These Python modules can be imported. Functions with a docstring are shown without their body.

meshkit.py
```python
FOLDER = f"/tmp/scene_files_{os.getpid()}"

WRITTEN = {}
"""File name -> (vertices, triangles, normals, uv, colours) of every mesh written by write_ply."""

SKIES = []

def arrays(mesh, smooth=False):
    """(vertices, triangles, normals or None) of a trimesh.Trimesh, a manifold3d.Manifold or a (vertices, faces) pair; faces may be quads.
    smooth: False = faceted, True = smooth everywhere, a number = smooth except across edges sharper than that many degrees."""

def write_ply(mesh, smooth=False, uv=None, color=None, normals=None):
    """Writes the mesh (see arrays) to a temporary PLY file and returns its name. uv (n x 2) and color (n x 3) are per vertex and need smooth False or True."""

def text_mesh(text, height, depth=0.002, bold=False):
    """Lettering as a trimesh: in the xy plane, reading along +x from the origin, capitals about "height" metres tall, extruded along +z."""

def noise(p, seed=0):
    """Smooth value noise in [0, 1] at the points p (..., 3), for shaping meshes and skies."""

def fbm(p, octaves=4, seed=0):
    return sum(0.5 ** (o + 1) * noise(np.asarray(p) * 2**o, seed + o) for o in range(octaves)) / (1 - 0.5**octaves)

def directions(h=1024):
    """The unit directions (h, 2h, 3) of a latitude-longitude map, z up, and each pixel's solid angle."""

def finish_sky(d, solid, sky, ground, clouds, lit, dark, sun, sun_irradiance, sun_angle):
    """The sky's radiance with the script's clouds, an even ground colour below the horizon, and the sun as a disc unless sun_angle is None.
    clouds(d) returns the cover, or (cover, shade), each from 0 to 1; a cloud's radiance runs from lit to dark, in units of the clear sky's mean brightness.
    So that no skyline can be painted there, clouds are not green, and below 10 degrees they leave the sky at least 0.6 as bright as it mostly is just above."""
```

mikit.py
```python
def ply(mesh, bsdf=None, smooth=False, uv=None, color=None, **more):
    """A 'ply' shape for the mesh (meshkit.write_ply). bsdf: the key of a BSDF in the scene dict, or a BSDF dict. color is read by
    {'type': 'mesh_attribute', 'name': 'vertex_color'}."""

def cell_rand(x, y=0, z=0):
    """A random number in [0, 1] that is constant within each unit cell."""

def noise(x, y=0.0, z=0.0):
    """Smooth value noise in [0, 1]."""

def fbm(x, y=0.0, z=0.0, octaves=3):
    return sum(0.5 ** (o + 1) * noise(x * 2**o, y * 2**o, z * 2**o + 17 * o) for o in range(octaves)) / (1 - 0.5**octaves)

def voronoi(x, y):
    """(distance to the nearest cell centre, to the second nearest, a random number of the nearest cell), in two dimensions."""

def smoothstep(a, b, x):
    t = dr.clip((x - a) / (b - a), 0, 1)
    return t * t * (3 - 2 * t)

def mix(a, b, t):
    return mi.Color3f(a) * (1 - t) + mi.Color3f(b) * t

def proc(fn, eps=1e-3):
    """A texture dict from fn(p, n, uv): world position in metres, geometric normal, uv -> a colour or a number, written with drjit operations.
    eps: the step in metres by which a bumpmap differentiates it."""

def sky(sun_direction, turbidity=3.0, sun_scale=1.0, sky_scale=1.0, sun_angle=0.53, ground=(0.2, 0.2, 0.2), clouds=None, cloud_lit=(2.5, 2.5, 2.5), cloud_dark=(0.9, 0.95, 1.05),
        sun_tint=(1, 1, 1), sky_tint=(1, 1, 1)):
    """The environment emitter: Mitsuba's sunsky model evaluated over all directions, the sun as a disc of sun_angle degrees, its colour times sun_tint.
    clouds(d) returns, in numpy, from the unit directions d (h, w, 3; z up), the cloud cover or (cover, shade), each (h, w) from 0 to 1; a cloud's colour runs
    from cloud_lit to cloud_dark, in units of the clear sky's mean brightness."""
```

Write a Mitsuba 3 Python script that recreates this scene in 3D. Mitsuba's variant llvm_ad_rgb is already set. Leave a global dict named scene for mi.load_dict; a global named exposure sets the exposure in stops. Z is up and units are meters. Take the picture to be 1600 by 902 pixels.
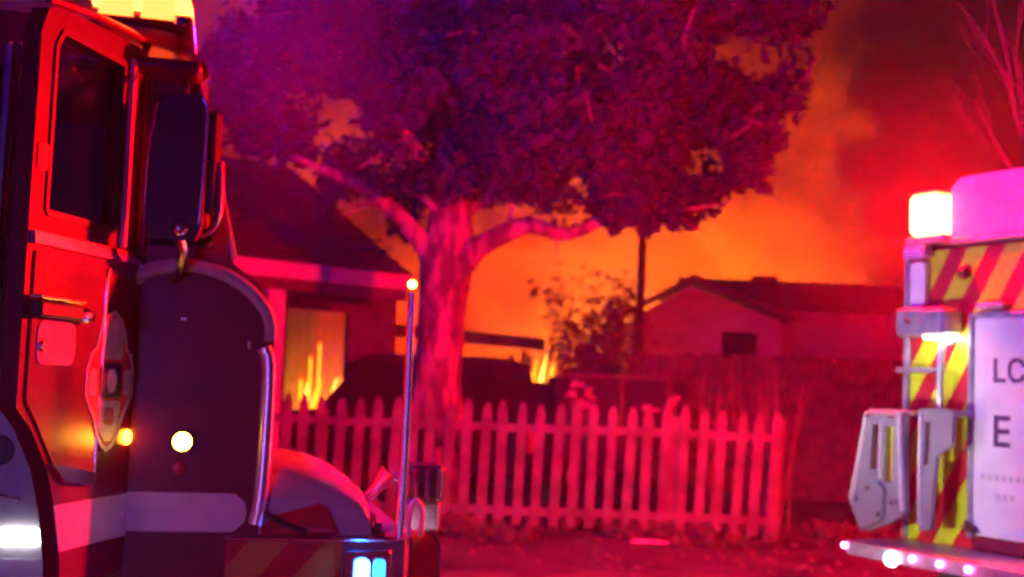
import math, random
import numpy as np, trimesh, drjit as dr
import mitsuba as mi
import mikit, meshkit
from mikit import noise, fbm, smoothstep, mix
from shapely.geometry import Polygon, box as sbox, Point
from shapely import affinity
import manifold3d as m3

random.seed(7)
rng = np.random.default_rng(7)
T = mi.ScalarTransform4f
scene, labels = {}, {}
exposure = 4.0
K = 2.0 ** -exposure  # lamp values below are given for the final picture's white = 1



def rgb(*c):
    return {'type': 'rgb', 'value': list(c)}


# ------------------------------------------------------------------ camera
H, ROLL, PITCH, FPX = 1.5, math.radians(2.2), math.atan(147 / 1931), 1931.0
fw = np.array([0, math.cos(PITCH), math.sin(PITCH)])
rt = np.array([1.0, 0, 0])
up = np.array([0, -math.sin(PITCH), math.cos(PITCH)])
cam_up = up * math.cos(ROLL) - rt * math.sin(ROLL)
scene['haze_air'] = {'type': 'homogeneous', 'albedo': {'type': 'rgb', 'value': [0.95, 0.95, 0.95]}, 'sigma_t': 0.0028}
scene['camera'] = {'type': 'thinlens', 'fov': math.degrees(2 * math.atan(800 / FPX)), 'fov_axis': 'x', 'aperture_radius': 0.0065, 'focus_distance': 2.6,
                   'near_clip': 0.05, 'far_clip': 2000.0, 'medium': {'type': 'ref', 'id': 'haze_air'},
                   'to_world': T().look_at(origin=[0, 0, H], target=(np.array([0, 0, H]) + fw).tolist(), up=cam_up.tolist())}
# ------------------------------------------------------------------ night sky, lit dimly from the smoke over the town
scene['sky'] = {**mikit.sky((0.3, 1.0, 0.03), turbidity=3, sun_scale=0.0, sky_scale=0.02 * K, sky_tint=(1.0, 0.03, 0.22), ground=(0.05, 0.05, 0.05)), 'sampling_weight': 4.0}
# ------------------------------------------------------------------ strengths of the lamps (radiance)
RED_BEACON = (5200, 3, 0.8)
RED_SIDE = (3600, 2, 60)
RED_BAR = (70, 0.3, 4)
AMBER_BAR = (75, 2.2, 0.22)
BLUE_BAR = (8, 1.5, 420)
PATROL_BLUE = (20, 4, 520)
PATROL_RED = (160, 2, 4)
PATROL_BEAM = (6, 3.5, 6)
FLAME_BUSH = (1.3, 0.36, 0.03)
FLAME_BUSH_HOT = (1.5, 0.6, 0.1)
HEADLIGHT = (30, 28, 34)
DRIVING_BEAM = (20, 24, 22)
BLUE_LAMP = (1.5, 18, 150)
AMBER_LAMP = (60, 22, 1.5)
WHITE_LAMP = (14, 13.5, 14.5)
PINK_LAMP = (60, 6, 30)
FIRE_LOW = (60, 7.5, 0.25)
FIRE_HIGH = (60, 3.0, 0.02)
FIRE_CORE = (44, 20, 4.5)
FLAME_NEAR = (7.0, 1.0, 0.04)
FLAME_NEAR_HOT = (6.0, 2.2, 0.3)


def at(px, py, depth):
    """The point seen at a pixel of the 1600 px wide picture at this depth (its y)."""
    u, v = px - 800, 451 - py
    a = (u * math.cos(ROLL) - v * math.sin(ROLL)) / FPX
    b = (u * math.sin(ROLL) + v * math.cos(ROLL)) / FPX
    d = fw + a * rt + b * up
    return np.array([0, 0, H]) + d / d[1] * depth


# ------------------------------------------------------------------ mesh helpers
def frame(o, deg):
    a = math.radians(deg)
    m = np.eye(4)
    m[:3, 0] = math.cos(a), math.sin(a), 0
    m[:3, 1] = -math.sin(a), math.cos(a), 0
    m[:3, 3] = o
    return m


def tm(v, f):
    return trimesh.Trimesh(np.asarray(v, float), np.asarray(f, int), process=False)


def cat(ms):
    return trimesh.util.concatenate(list(ms))


def hull(pts):
    return trimesh.convex.convex_hull(np.asarray(pts, float))


def box(x0, x1, y0, y1, z0, z1, b=0.0):
    if b <= 0:
        m = trimesh.creation.box((x1 - x0, y1 - y0, z1 - z0))
        m.apply_translation(((x0 + x1) / 2, (y0 + y1) / 2, (z0 + z1) / 2))
        return m
    pts = []
    for x, sx in ((x0, 1), (x1, -1)):
        for y, sy in ((y0, 1), (y1, -1)):
            for z, sz in ((z0, 1), (z1, -1)):
                pts += [(x + sx * b, y + sy * b, z), (x + sx * b, y, z + sz * b), (x, y + sy * b, z + sz * b)]
    return hull(pts)


def prism(poly, y0, y1):
    """poly in (x, z), extruded along y."""
    p = poly if isinstance(poly, Polygon) else Polygon(poly)
    m = trimesh.creation.extrude_polygon(p, y1 - y0, engine='earcut')
    v = m.vertices
    f = m.faces
    return trimesh.Trimesh(np.stack([v[:, 0], y0 + v[:, 2], v[:, 1]], 1), f[:, ::-1], process=False)


def round_poly(pts, r, res=4):
    return Polygon(pts).buffer(-r, join_style=2).buffer(r, quad_segs=res)


def rrect(x0, x1, z0, z1, r):
    return sbox(x0 + r, z0 + r, x1 - r, z1 - r).buffer(r, quad_segs=5)


def tube(points, radii, sides=8, cap=True):
    p = np.asarray(points, float)
    n = len(p)
    r = np.broadcast_to(radii, (n,)).astype(float)
    t = np.gradient(p, axis=0)
    t /= np.linalg.norm(t, axis=1, keepdims=True) + 1e-12
    ref = np.array([0.31, 0.95, 0.1]) if abs(t[0] @ np.array([0.31, 0.95, 0.1])) < 0.9 else np.array([1.0, 0, 0])
    a = np.cross(t, ref)
    a /= np.linalg.norm(a, axis=1, keepdims=True) + 1e-12
    b = np.cross(t, a)
    ang = np.arange(sides) * 2 * np.pi / sides
    v = p[:, None] + r[:, None, None] * (np.cos(ang)[None, :, None] * a[:, None] + np.sin(ang)[None, :, None] * b[:, None])
    i, j = np.meshgrid(np.arange(n - 1), np.arange(sides), indexing='ij')
    k = (j + 1) % sides
    q = np.stack([i * sides + j, i * sides + k, (i + 1) * sides + k, (i + 1) * sides + j], -1).reshape(-1, 4)
    f = np.vstack([q[:, [0, 1, 2]], q[:, [0, 2, 3]]])
    v = v.reshape(-1, 3)
    if cap:
        v = np.vstack([v, p[:1], p[-1:]])
        jj = np.arange(sides)
        kk = (jj + 1) % sides
        f = np.vstack([f, np.stack([jj * 0 + n * sides, kk, jj], 1), np.stack([jj * 0 + n * sides + 1, (n - 1) * sides + jj, (n - 1) * sides + kk], 1)])
    m = tm(v, f)
    return m


def curve(pts, n=24):
    """Catmull-Rom through the points."""
    p = np.asarray(pts, float)
    p = np.vstack([2 * p[0] - p[1], p, 2 * p[-1] - p[-2]])
    out = []
    segs = len(p) - 3
    per = max(2, n // segs)
    for i in range(segs):
        a, b, c, d = p[i:i + 4]
        for t in np.linspace(0, 1, per, endpoint=False):
            out.append(0.5 * (2 * b + (c - a) * t + (2 * a - 5 * b + 4 * c - d) * t * t + (3 * b - a - 3 * c + d) * t ** 3))
    out.append(p[-2])
    return np.array(out)


def lathe(profile, axis_from, axis_to, sides=20):
    """profile: (r, h) with h along the axis from 0 to 1."""
    a, b = np.asarray(axis_from, float), np.asarray(axis_to, float)
    L = np.linalg.norm(b - a)
    m = trimesh.creation.revolve([(r, h * L) for r, h in profile], sections=sides)
    R = trimesh.geometry.align_vectors([0, 0, 1], (b - a) / L)
    m.apply_transform(R)
    m.apply_translation(a)
    return m


def fix(m):
    m = m.copy()
    m.merge_vertices()
    m.fix_normals()
    return m


def place(m, M):
    m = m.copy()
    m.apply_transform(M)
    return m


def numbered(key):
    if key not in scene and key not in KEYS:
        return key
    k = 1
    while f'{key}_{k:03d}' in scene or f'{key}_{k:03d}' in KEYS:
        k += 1
    return f'{key}_{k:03d}'


KEYS = set()


def thing(name, label, category, group=None):
    key = numbered(name)
    KEYS.add(key)
    labels[key] = {'label': label, 'category': category}
    if group:
        labels[key]['group'] = group
    return key


def add(parent, name, mesh, mat, M=None, smooth=False, label=None, emit=None, **more):
    key = numbered(f'{parent}__{name}' if parent else name)
    KEYS.add(key)
    if M is not None:
        mesh = place(mesh, M)
    extra = dict(more)
    if emit is not None:
        extra['emitter'] = {'type': 'area', 'radiance': rgb(*[float(e) * K for e in emit]), 'sampling_weight': float(max(0.05, (max(emit) * mesh.area) ** 0.5) * (0.12 if mat == 'm_flame' else 3.0 if emit is RED_BEACON else 1.0))}
    scene[key] = mikit.ply(mesh, mat, smooth=smooth, **extra)
    if label:
        labels[key] = {'label': label}
    return key


def single(name, mesh, mat, label, category, group=None, **kw):
    key = add(None, name, mesh, mat, **kw)
    labels[key] = {'label': label, 'category': category}
    if group:
        labels[key]['group'] = group
    return key


def structure(name, mesh, mat, **kw):
    key = add(None, name, mesh, mat, **kw)
    labels[key] = {'kind': 'structure'}
    return key


def stuff(key, label):
    labels[key] = {'label': label, 'kind': 'stuff'}


# ------------------------------------------------------------------ materials
def principled(c, rough=0.5, **kw):
    return {'type': 'twosided', 'b': {'type': 'principled', 'base_color': rgb(*c) if isinstance(c, tuple) else c, 'roughness': rough, **kw}}


def mottled(a, b, s, rough=0.6, **kw):
    return principled(mikit.proc(lambda p, n, uv: mix(a, b, smoothstep(0.3, 0.7, fbm(p.x * s, p.y * s, p.z * s, 4)))), rough, **kw)


M = {
    'red_paint': principled(mikit.proc(lambda p, n, uv: mix((0.16, 0.003, 0.028), (0.11, 0.003, 0.02), smoothstep(0.45, 0.8, fbm(p.x * 3, p.y * 3, p.z * 5, 4)))), 0.28, clearcoat=0.7, clearcoat_gloss=0.85),
    'dark_trim': principled((0.05, 0.03, 0.03), 0.5),
    'rubber': principled((0.025, 0.025, 0.027), 0.8),
    'grey_plastic': mottled((0.40, 0.38, 0.40), (0.48, 0.46, 0.48), 6, 0.5),
    'chrome': {'type': 'twosided', 'b': {'type': 'roughconductor', 'material': 'Al', 'alpha': 0.12, 'specular_reflectance': rgb(0.85, 0.85, 0.88)}},
    'aluminium': {'type': 'twosided', 'b': {'type': 'principled', 'base_color': mikit.proc(lambda p, n, uv: mix((0.46, 0.46, 0.50), (0.32, 0.32, 0.36), smoothstep(0.4, 0.75, fbm(p.x * 22, p.y * 22, p.z * 9, 3)))), 'roughness': 0.38, 'metallic': 0.55}},
    'white_tape': mottled((0.74, 0.72, 0.74), (0.62, 0.6, 0.62), 9, 0.4),
    'amber_tape': mottled((0.62, 0.30, 0.04), (0.52, 0.25, 0.04), 9, 0.4),
    'red_tape': mottled((0.58, 0.015, 0.03), (0.48, 0.012, 0.03), 9, 0.35),
    'lime_tape': mottled((0.62, 0.74, 0.015), (0.55, 0.66, 0.012), 9, 0.4),
    'white_panel': mottled((0.78, 0.77, 0.8), (0.70, 0.69, 0.72), 5, 0.35),
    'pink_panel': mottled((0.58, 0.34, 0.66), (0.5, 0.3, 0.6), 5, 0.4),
    'navy_print': principled((0.07, 0.02, 0.12), 0.5),
    'grey_print': principled((0.5, 0.5, 0.52), 0.5),
    'red_print': principled((0.55, 0.04, 0.05), 0.5),
    'silver_print': mottled((0.55, 0.5, 0.5), (0.4, 0.36, 0.36), 30, 0.4),
    'black_print': principled((0.02, 0.02, 0.03), 0.5),
    'lens': principled((0.5, 0.5, 0.5), 0.2),
    'dark_glass': principled((0.012, 0.01, 0.014), 0.08, specular=0.6),
    'window_glass': {'type': 'thindielectric', 'int_ior': 1.5},
    'vinyl': mottled((0.80, 0.78, 0.84), (0.70, 0.68, 0.74), 7, 0.24, metallic=0.45),
    'hose_red': mottled((0.55, 0.03, 0.05), (0.42, 0.03, 0.04), 14, 0.7),
    'seat_cloth': principled((0.03, 0.028, 0.03), 0.8),
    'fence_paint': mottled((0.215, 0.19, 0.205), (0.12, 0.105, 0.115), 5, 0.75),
    'old_boards': mottled((0.15, 0.12, 0.115), (0.085, 0.07, 0.07), 8, 0.85),
    'bark': {'type': 'twosided', 'b': {'type': 'bumpmap', 'arbitrary': mikit.proc(lambda p, n, uv: fbm(p.x * 16, p.y * 16, p.z * 4, 4), eps=4e-3), 'scale': 0.10,
             'bsdf': {'type': 'principled', 'base_color': mikit.proc(lambda p, n, uv: mix((0.42, 0.33, 0.33), (0.13, 0.10, 0.10), smoothstep(0.35, 0.62, fbm(p.x * 12, p.y * 12, p.z * 3, 4)))), 'roughness': 0.9}}},
    'pale_bark': mottled((0.62, 0.52, 0.48), (0.46, 0.38, 0.35), 8, 0.85),
    'step_metal': principled((0.30, 0.29, 0.34), 0.36, metallic=0.5),
    'twig': principled((0.24, 0.19, 0.17), 0.9),
    'leaf': {'type': 'principledthin', 'base_color': rgb(0.036, 0.055, 0.085), 'roughness': 0.6, 'diff_trans': 0.5},
    'leaf_dry': {'type': 'principledthin', 'base_color': rgb(0.17, 0.12, 0.10), 'roughness': 0.6, 'diff_trans': 0.6},
    'flower': {'type': 'principledthin', 'base_color': rgb(0.62, 0.5, 0.55), 'roughness': 0.6, 'diff_trans': 0.6},
    'roof_shingle': mottled((0.085, 0.07, 0.075), (0.045, 0.04, 0.045), 5, 0.9),
    'siding': mottled((0.82, 0.80, 0.84), (0.74, 0.72, 0.76), 3, 0.75),
    'stucco': mottled((0.82, 0.79, 0.80), (0.74, 0.71, 0.72), 4, 0.85),
    'bright_metal': principled((0.85, 0.84, 0.88), 0.32, metallic=0.8),
    'white_trim': mottled((0.84, 0.82, 0.83), (0.76, 0.74, 0.75), 6, 0.6),
    'brick_wall': mottled((0.20, 0.11, 0.10), (0.14, 0.08, 0.075), 6, 0.85),
    'dark_car': principled((0.015, 0.014, 0.025), 0.7),
    'plum_car': principled((0.018, 0.015, 0.03), 0.75),
    'pole_wood': mottled((0.12, 0.09, 0.08), (0.07, 0.055, 0.05), 6, 0.9),
    'tin': mottled((0.12, 0.11, 0.11), (0.07, 0.06, 0.06), 4, 0.6),
    'paper': principled((0.75, 0.73, 0.7), 0.8),
    'soil': {'type': 'twosided', 'b': {'type': 'bumpmap', 'arbitrary': mikit.proc(lambda p, n, uv: fbm(p.x * 9, p.y * 9, 0.0, 4), eps=5e-3), 'scale': 0.05,
             'bsdf': {'type': 'principled', 'base_color': mikit.proc(lambda p, n, uv: mix((0.06, 0.057, 0.075), (0.026, 0.024, 0.032), smoothstep(0.35, 0.7, fbm(p.x * 1.7, p.y * 1.7, 0.0, 5)))), 'roughness': 0.95}}},
    'asphalt': principled(mikit.proc(lambda p, n, uv: mix((0.10, 0.09, 0.095), (0.055, 0.05, 0.052), smoothstep(0.35, 0.7, fbm(p.x * 4, p.y * 4, 0.0, 5)))), 0.7),
    'flame': principled((0.02, 0.02, 0.02), 1.0),
}
for _k, _v in M.items():
    scene['m_' + _k] = _v
MAT = {k: 'm_' + k for k in M}

# ================================================================== SETTING
# ground: a gently uneven earth yard, and the street in front of it
gx, gy = np.meshgrid(np.linspace(-42, 42, 160), np.concatenate([np.linspace(-14, 7, 12), np.linspace(7.5, 24, 100), np.linspace(26, 65, 30)]), indexing='ij')
gz = (meshkit.fbm(np.stack([gx * 0.9, gy * 0.9, gx * 0], -1), 4) - 0.5) * 0.12 * np.clip((gy - 11.2) / 1.5, 0, 1) * np.clip((40 - gy) / 10, 0, 1)
nx, ny = gx.shape
idx = np.arange(nx * ny).reshape(nx, ny)
q = np.stack([idx[:-1, :-1], idx[1:, :-1], idx[1:, 1:], idx[:-1, 1:]], -1).reshape(-1, 4)
structure('ground', tm(np.stack([gx, gy, gz], -1).reshape(-1, 3), np.vstack([q[:, [0, 1, 2]], q[:, [0, 2, 3]]])), MAT['soil'], smooth=True)
street = Polygon([(-40, -13), (40, -13), (40, 9.2)] + [(x, 10.0 + 0.25 * math.sin(x * 1.3) + 0.12 * math.sin(x * 3.7 + 1)) for x in np.linspace(38, -40, 140)])
sm = trimesh.creation.extrude_polygon(street, 0.004, engine='earcut')
sm.apply_translation((0, 0, 0.004))
structure('street', sm, MAT['asphalt'])

# ================================================================== LEFT FIRE ENGINE
# its own axes: x forward along its side, y into the engine, z up
LO = (-0.9392, 5.0, 0.0)
LF = frame(LO, 13)
eng = thing('fire_engine', 'red fire engine on the left with open cab door, black mirror and long front bumper', 'fire engine', 'fire engines parked in the street')
prof = [(-3.0, 0.62), (-0.13, 0.62), (-0.05, 0.70), (-0.03, 1.10), (-0.012, 1.55), (-0.013, 1.70), (-0.035, 1.78), (-0.085, 1.86), (-0.19, 1.935), (-0.36, 2.655),
        (-0.345, 2.675), (-0.335, 2.705), (-0.345, 2.735), (-0.40, 2.80), (-0.47, 2.845), (-0.56, 2.872), (-3.0, 2.90)]
cab = prism(prof, 0.0, 2.42)
cut = box(-1.48, -0.57, -0.2, 1.15, 0.82, 2.66)
cabm = m3.Manifold(m3.Mesh(np.asarray(fix(cab).vertices, np.float32), np.asarray(fix(cab).faces, np.uint32)))
cutm = m3.Manifold(m3.Mesh(np.asarray(fix(cut).vertices, np.float32), np.asarray(fix(cut).faces, np.uint32)))
arch = lathe([(0.0, 0), (0.62, 0), (0.62, 1), (0.0, 1)], (-1.62, -0.2, 0.62), (-1.62, 0.5, 0.62), 40)
archm = m3.Manifold(m3.Mesh(np.asarray(fix(arch).vertices, np.float32), np.asarray(fix(arch).faces, np.uint32)))
res = (cabm - cutm - archm).to_mesh()
add(eng, 'cab', tm(res.vert_properties[:, :3], res.tri_verts), MAT['red_paint'], LF, smooth=25)
add(eng, 'rear_body', box(-8.2, -3.06, 0.02, 2.4, 0.6, 2.95, 0.05), MAT['red_paint'], LF)
liner = [box(-1.475, -0.575, 1.10, 1.145, 0.825, 2.655), box(-1.475, -1.44, 0.03, 1.10, 0.825, 2.655), box(-0.61, -0.575, 0.06, 1.10, 0.825, 2.655), box(-1.44, -0.61, 0.06, 1.10, 0.825, 0.86)]
add(eng, 'cab_lining', cat(liner), MAT['brick_wall'], LF)
seat = add(eng, 'seat', box(-1.25, -0.80, 0.30, 0.85, 1.20, 1.34, 0.05), MAT['seat_cloth'], LF)
add(seat, 'seat_back', box(-1.36, -1.22, 0.30, 0.85, 1.30, 2.05, 0.05), MAT['seat_cloth'], LF)
add(seat, 'headrest', box(-1.34, -1.22, 0.42, 0.74, 2.08, 2.36, 0.05), MAT['seat_cloth'], LF)
# windscreen, wrapped side glass, gasket, front trim
wn = np.array([0.973, 0, 0.23])
ws = prism([(-0.196, 1.965), (-0.345, 2.61), (-0.337, 2.612), (-0.188, 1.967)], 0.10, 2.30)
add(eng, 'windscreen', ws, MAT['dark_glass'], LF)
sg = prism([(-0.52, 1.99), (-0.27, 1.99), (-0.40, 2.58), (-0.52, 2.60)], -0.006, -0.001)
add(eng, 'quarter_window', sg, MAT['dark_glass'], LF)
gpts = curve([(-0.575, -0.012, 1.845), (-0.50, -0.016, 1.895), (-0.376, -0.02, 1.918), (-0.26, -0.02, 1.90), (-0.15, -0.02, 1.85), (-0.065, -0.02, 1.77), (-0.03, -0.018, 1.70), (-0.025, -0.014, 1.63)], 32)
add(eng, 'cowl_trim', tube(gpts, 0.028, 8), MAT['grey_plastic'], LF, smooth=40)
add(eng, 'corner_trim', tube(curve([(-0.05, -0.008, 1.60), (-0.028, -0.012, 1.52), (-0.028, -0.012, 1.2), (-0.035, -0.012, 1.0), (-0.05, -0.008, 0.9)], 20), 0.028, 10), MAT['bright_metal'], LF, smooth=40)
add(eng, 'windscreen_trim', tube([(-0.185, -0.006, 1.95), (-0.352, -0.006, 2.63)], 0.012, 6), MAT['grey_plastic'], LF, smooth=40)
add(eng, 'pillar_trim', tube([(-0.545, -0.012, 1.86), (-0.545, -0.012, 2.74)], 0.012, 8), MAT['chrome'], LF, smooth=40)
sph = lambda x, y, z, r: trimesh.creation.icosphere(2, r).apply_translation((x, y, z)).vertices
brow = hull(np.vstack([sph(x, y, z, r) for y, x, z, r in ((0.06, -0.46, 2.80, 0.06), (0.06, -0.85, 2.83, 0.06), (-0.13, -0.385, 2.685, 0.035), (-0.13, -0.85, 2.685, 0.035), (0.05, -0.39, 2.68, 0.035), (2.37, -0.46, 2.80, 0.06), (2.37, -0.85, 2.83, 0.06), (2.38, -0.40, 2.70, 0.05))]))
add(eng, 'roof_brow', brow, MAT['red_paint'], LF, smooth=True)
add(eng, 'brow_lamp', hull([(-0.352, 0.02, 2.70), (-0.325, 0.02, 2.70), (-0.325, 0.06, 2.70), (-0.352, 0.06, 2.70), (-0.34, 0.03, 2.735), (-0.34, 0.05, 2.735), (-0.33, 0.03, 2.68), (-0.33, 0.05, 2.68)]), MAT['lens'], LF)
# stripe on the cab side with a cut end
add(eng, 'stripe', prism([(-0.56, 0.867), (-0.135, 0.867), (-0.095, 0.905), (-0.085, 0.945), (-0.095, 0.985), (-0.135, 1.018), (-0.56, 1.018)], -0.004, 0.0 - 0.0005), MAT['white_tape'], LF, label='white reflective stripe on the cab side')
# turn lamp
add(eng, 'turn_lamp_ring', lathe([(0.035, 0), (0.05, 0), (0.05, 1), (0.038, 1)], (-0.349, 0.0, 1.218), (-0.349, -0.02, 1.218), 24), MAT['dark_trim'], LF)
add(eng, 'turn_lamp', lathe([(0.0, 0), (0.037, 0), (0.034, 0.7), (0.0, 1.0)], (-0.349, -0.002, 1.218), (-0.349, -0.024, 1.218), 24), MAT['lens'], LF, emit=AMBER_LAMP, label='lit amber turn lamp on the cab side')
add(eng, 'reflector', lathe([(0.0, 0), (0.024, 0), (0.022, 0.8), (0.0, 1)], (-0.355, -0.001, 1.115), (-0.355, -0.012, 1.115), 20), MAT['red_tape'], LF)
add(eng, 'latch', box(-0.385, -0.355, -0.018, 0.0, 1.695, 1.71, 0.004), MAT['chrome'], LF)
add(eng, 'latch', box(-0.12, -0.105, -0.014, 0.0, 1.59, 1.63, 0.004), MAT['chrome'], LF)
# grab rail and rear cab door line behind the open door
jamb = add(eng, 'door_jamb', box(-1.10, -0.995, -0.03, 0.028, 1.27, 2.75, 0.012), MAT['grey_plastic'], LF)
add(jamb, 'grab_rail', tube(curve([(-1.05, -0.03, 1.34), (-1.05, -0.085, 1.40), (-1.05, -0.085, 2.62), (-1.05, -0.03, 2.68)], 24), 0.015, 8), MAT['chrome'], LF, smooth=40)
# front wheel arch seen through the cut of the door
fl = Polygon([(-2.5, 0.55), (-2.5, 1.30), (-2.2, 1.45), (-1.3, 1.45), (-1.05, 1.38), (-0.955, 1.29), (-0.90, 1.17), (-0.845, 1.00), (-0.80, 0.84), (-0.775, 0.70), (-0.765, 0.55)]).difference(Point(-1.62, 0.55).buffer(0.56, quad_segs=10))
flare = add(eng, 'wheel_arch', prism(fl, -0.055, -0.002), MAT['grey_plastic'], LF, smooth=25, label='dark grey front wheel arch with a lit white lamp')
add(flare, 'fuel_flap', lathe([(0, 0), (0.06, 0), (0.055, 1), (0, 1)], (-1.02, -0.055, 1.17), (-1.02, -0.066, 1.17), 24), MAT['dark_trim'], LF)
add(flare, 'scuff_plate', tube(curve([(-1.05, -0.058, 1.04), (-1.0, -0.06, 1.0), (-0.93, -0.06, 0.985)], 12), 0.008, 6), MAT['chrome'], LF, smooth=40)
add(flare, 'ground_lamp', prism(rrect(-1.01, -0.835, 0.815, 0.88, 0.032), -0.075, -0.0552), MAT['lens'], LF, emit=(7, 6.8, 7.2), label='lit oval white lamp on the wheel arch')
add(flare, 'stripe', prism([(-1.06, 0.56), (-0.80, 0.56), (-0.825, 0.765), (-1.06, 0.765)], -0.060, -0.0555), MAT['white_tape'], LF)
for x0 in (-1.62, -6.4):
    for y0, y1 in ((0.02, 0.34), (2.08, 2.40)):
        w = add(eng, 'wheel', lathe([(0.30, 0), (0.47, 0.02), (0.52, 0.15), (0.52, 0.85), (0.47, 0.98), (0.30, 1)], (x0, y0, 0.52), (x0, y1, 0.52), 32), MAT['rubber'], LF, smooth=40)
        add(w, 'rim', lathe([(0, 0.15), (0.12, 0.1), (0.30, 0.3), (0.30, 0.7), (0.12, 0.9), (0, 0.85)], (x0, y0, 0.52), (x0, y1, 0.52), 24), MAT['aluminium'], LF, smooth=40)
# roof lightbar
bar_base = add(eng, 'lightbar', box(-0.80, -0.40, -0.06, 2.30, 2.875, 2.915, 0.012), MAT['dark_trim'], LF)
for k in range(8):
    y0 = -0.03 + k * 0.29
    colour = [AMBER_BAR, BLUE_BAR, RED_BAR, BLUE_BAR, RED_BAR, BLUE_BAR, RED_BAR, BLUE_BAR][k]
    lens = hull([(x, y, z) for y in (y0, y0 + 0.24) for x, z in ((-0.78, 2.916), (-0.42, 2.916), (-0.405, 2.95), (-0.43, 3.03), (-0.77, 3.03), (-0.795, 2.95))])
    add(bar_base, 'lens', lens, MAT['lens'], LF, emit=colour)
for x0 in (-0.76, -0.60):
    add(bar_base, 'end_lens', hull([(x, y, z) for y in (-0.085, -0.062) for x, z in ((x0 + 0.0, 2.885), (x0 + 0.13, 2.885), (x0 + 0.13, 3.02), (x0, 3.02))]), MAT['lens'], LF, emit=(14, 0.9, 0.12))
add(bar_base, 'lamp_bracket', box(-0.47, -0.43, -0.10, -0.06, 2.86, 2.90, 0.006), MAT['chrome'], LF)
grille = add(eng, 'grille', box(-0.035, -0.012, 0.62, 1.80, 0.9, 1.5, 0.004), MAT['chrome'], LF)
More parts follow.
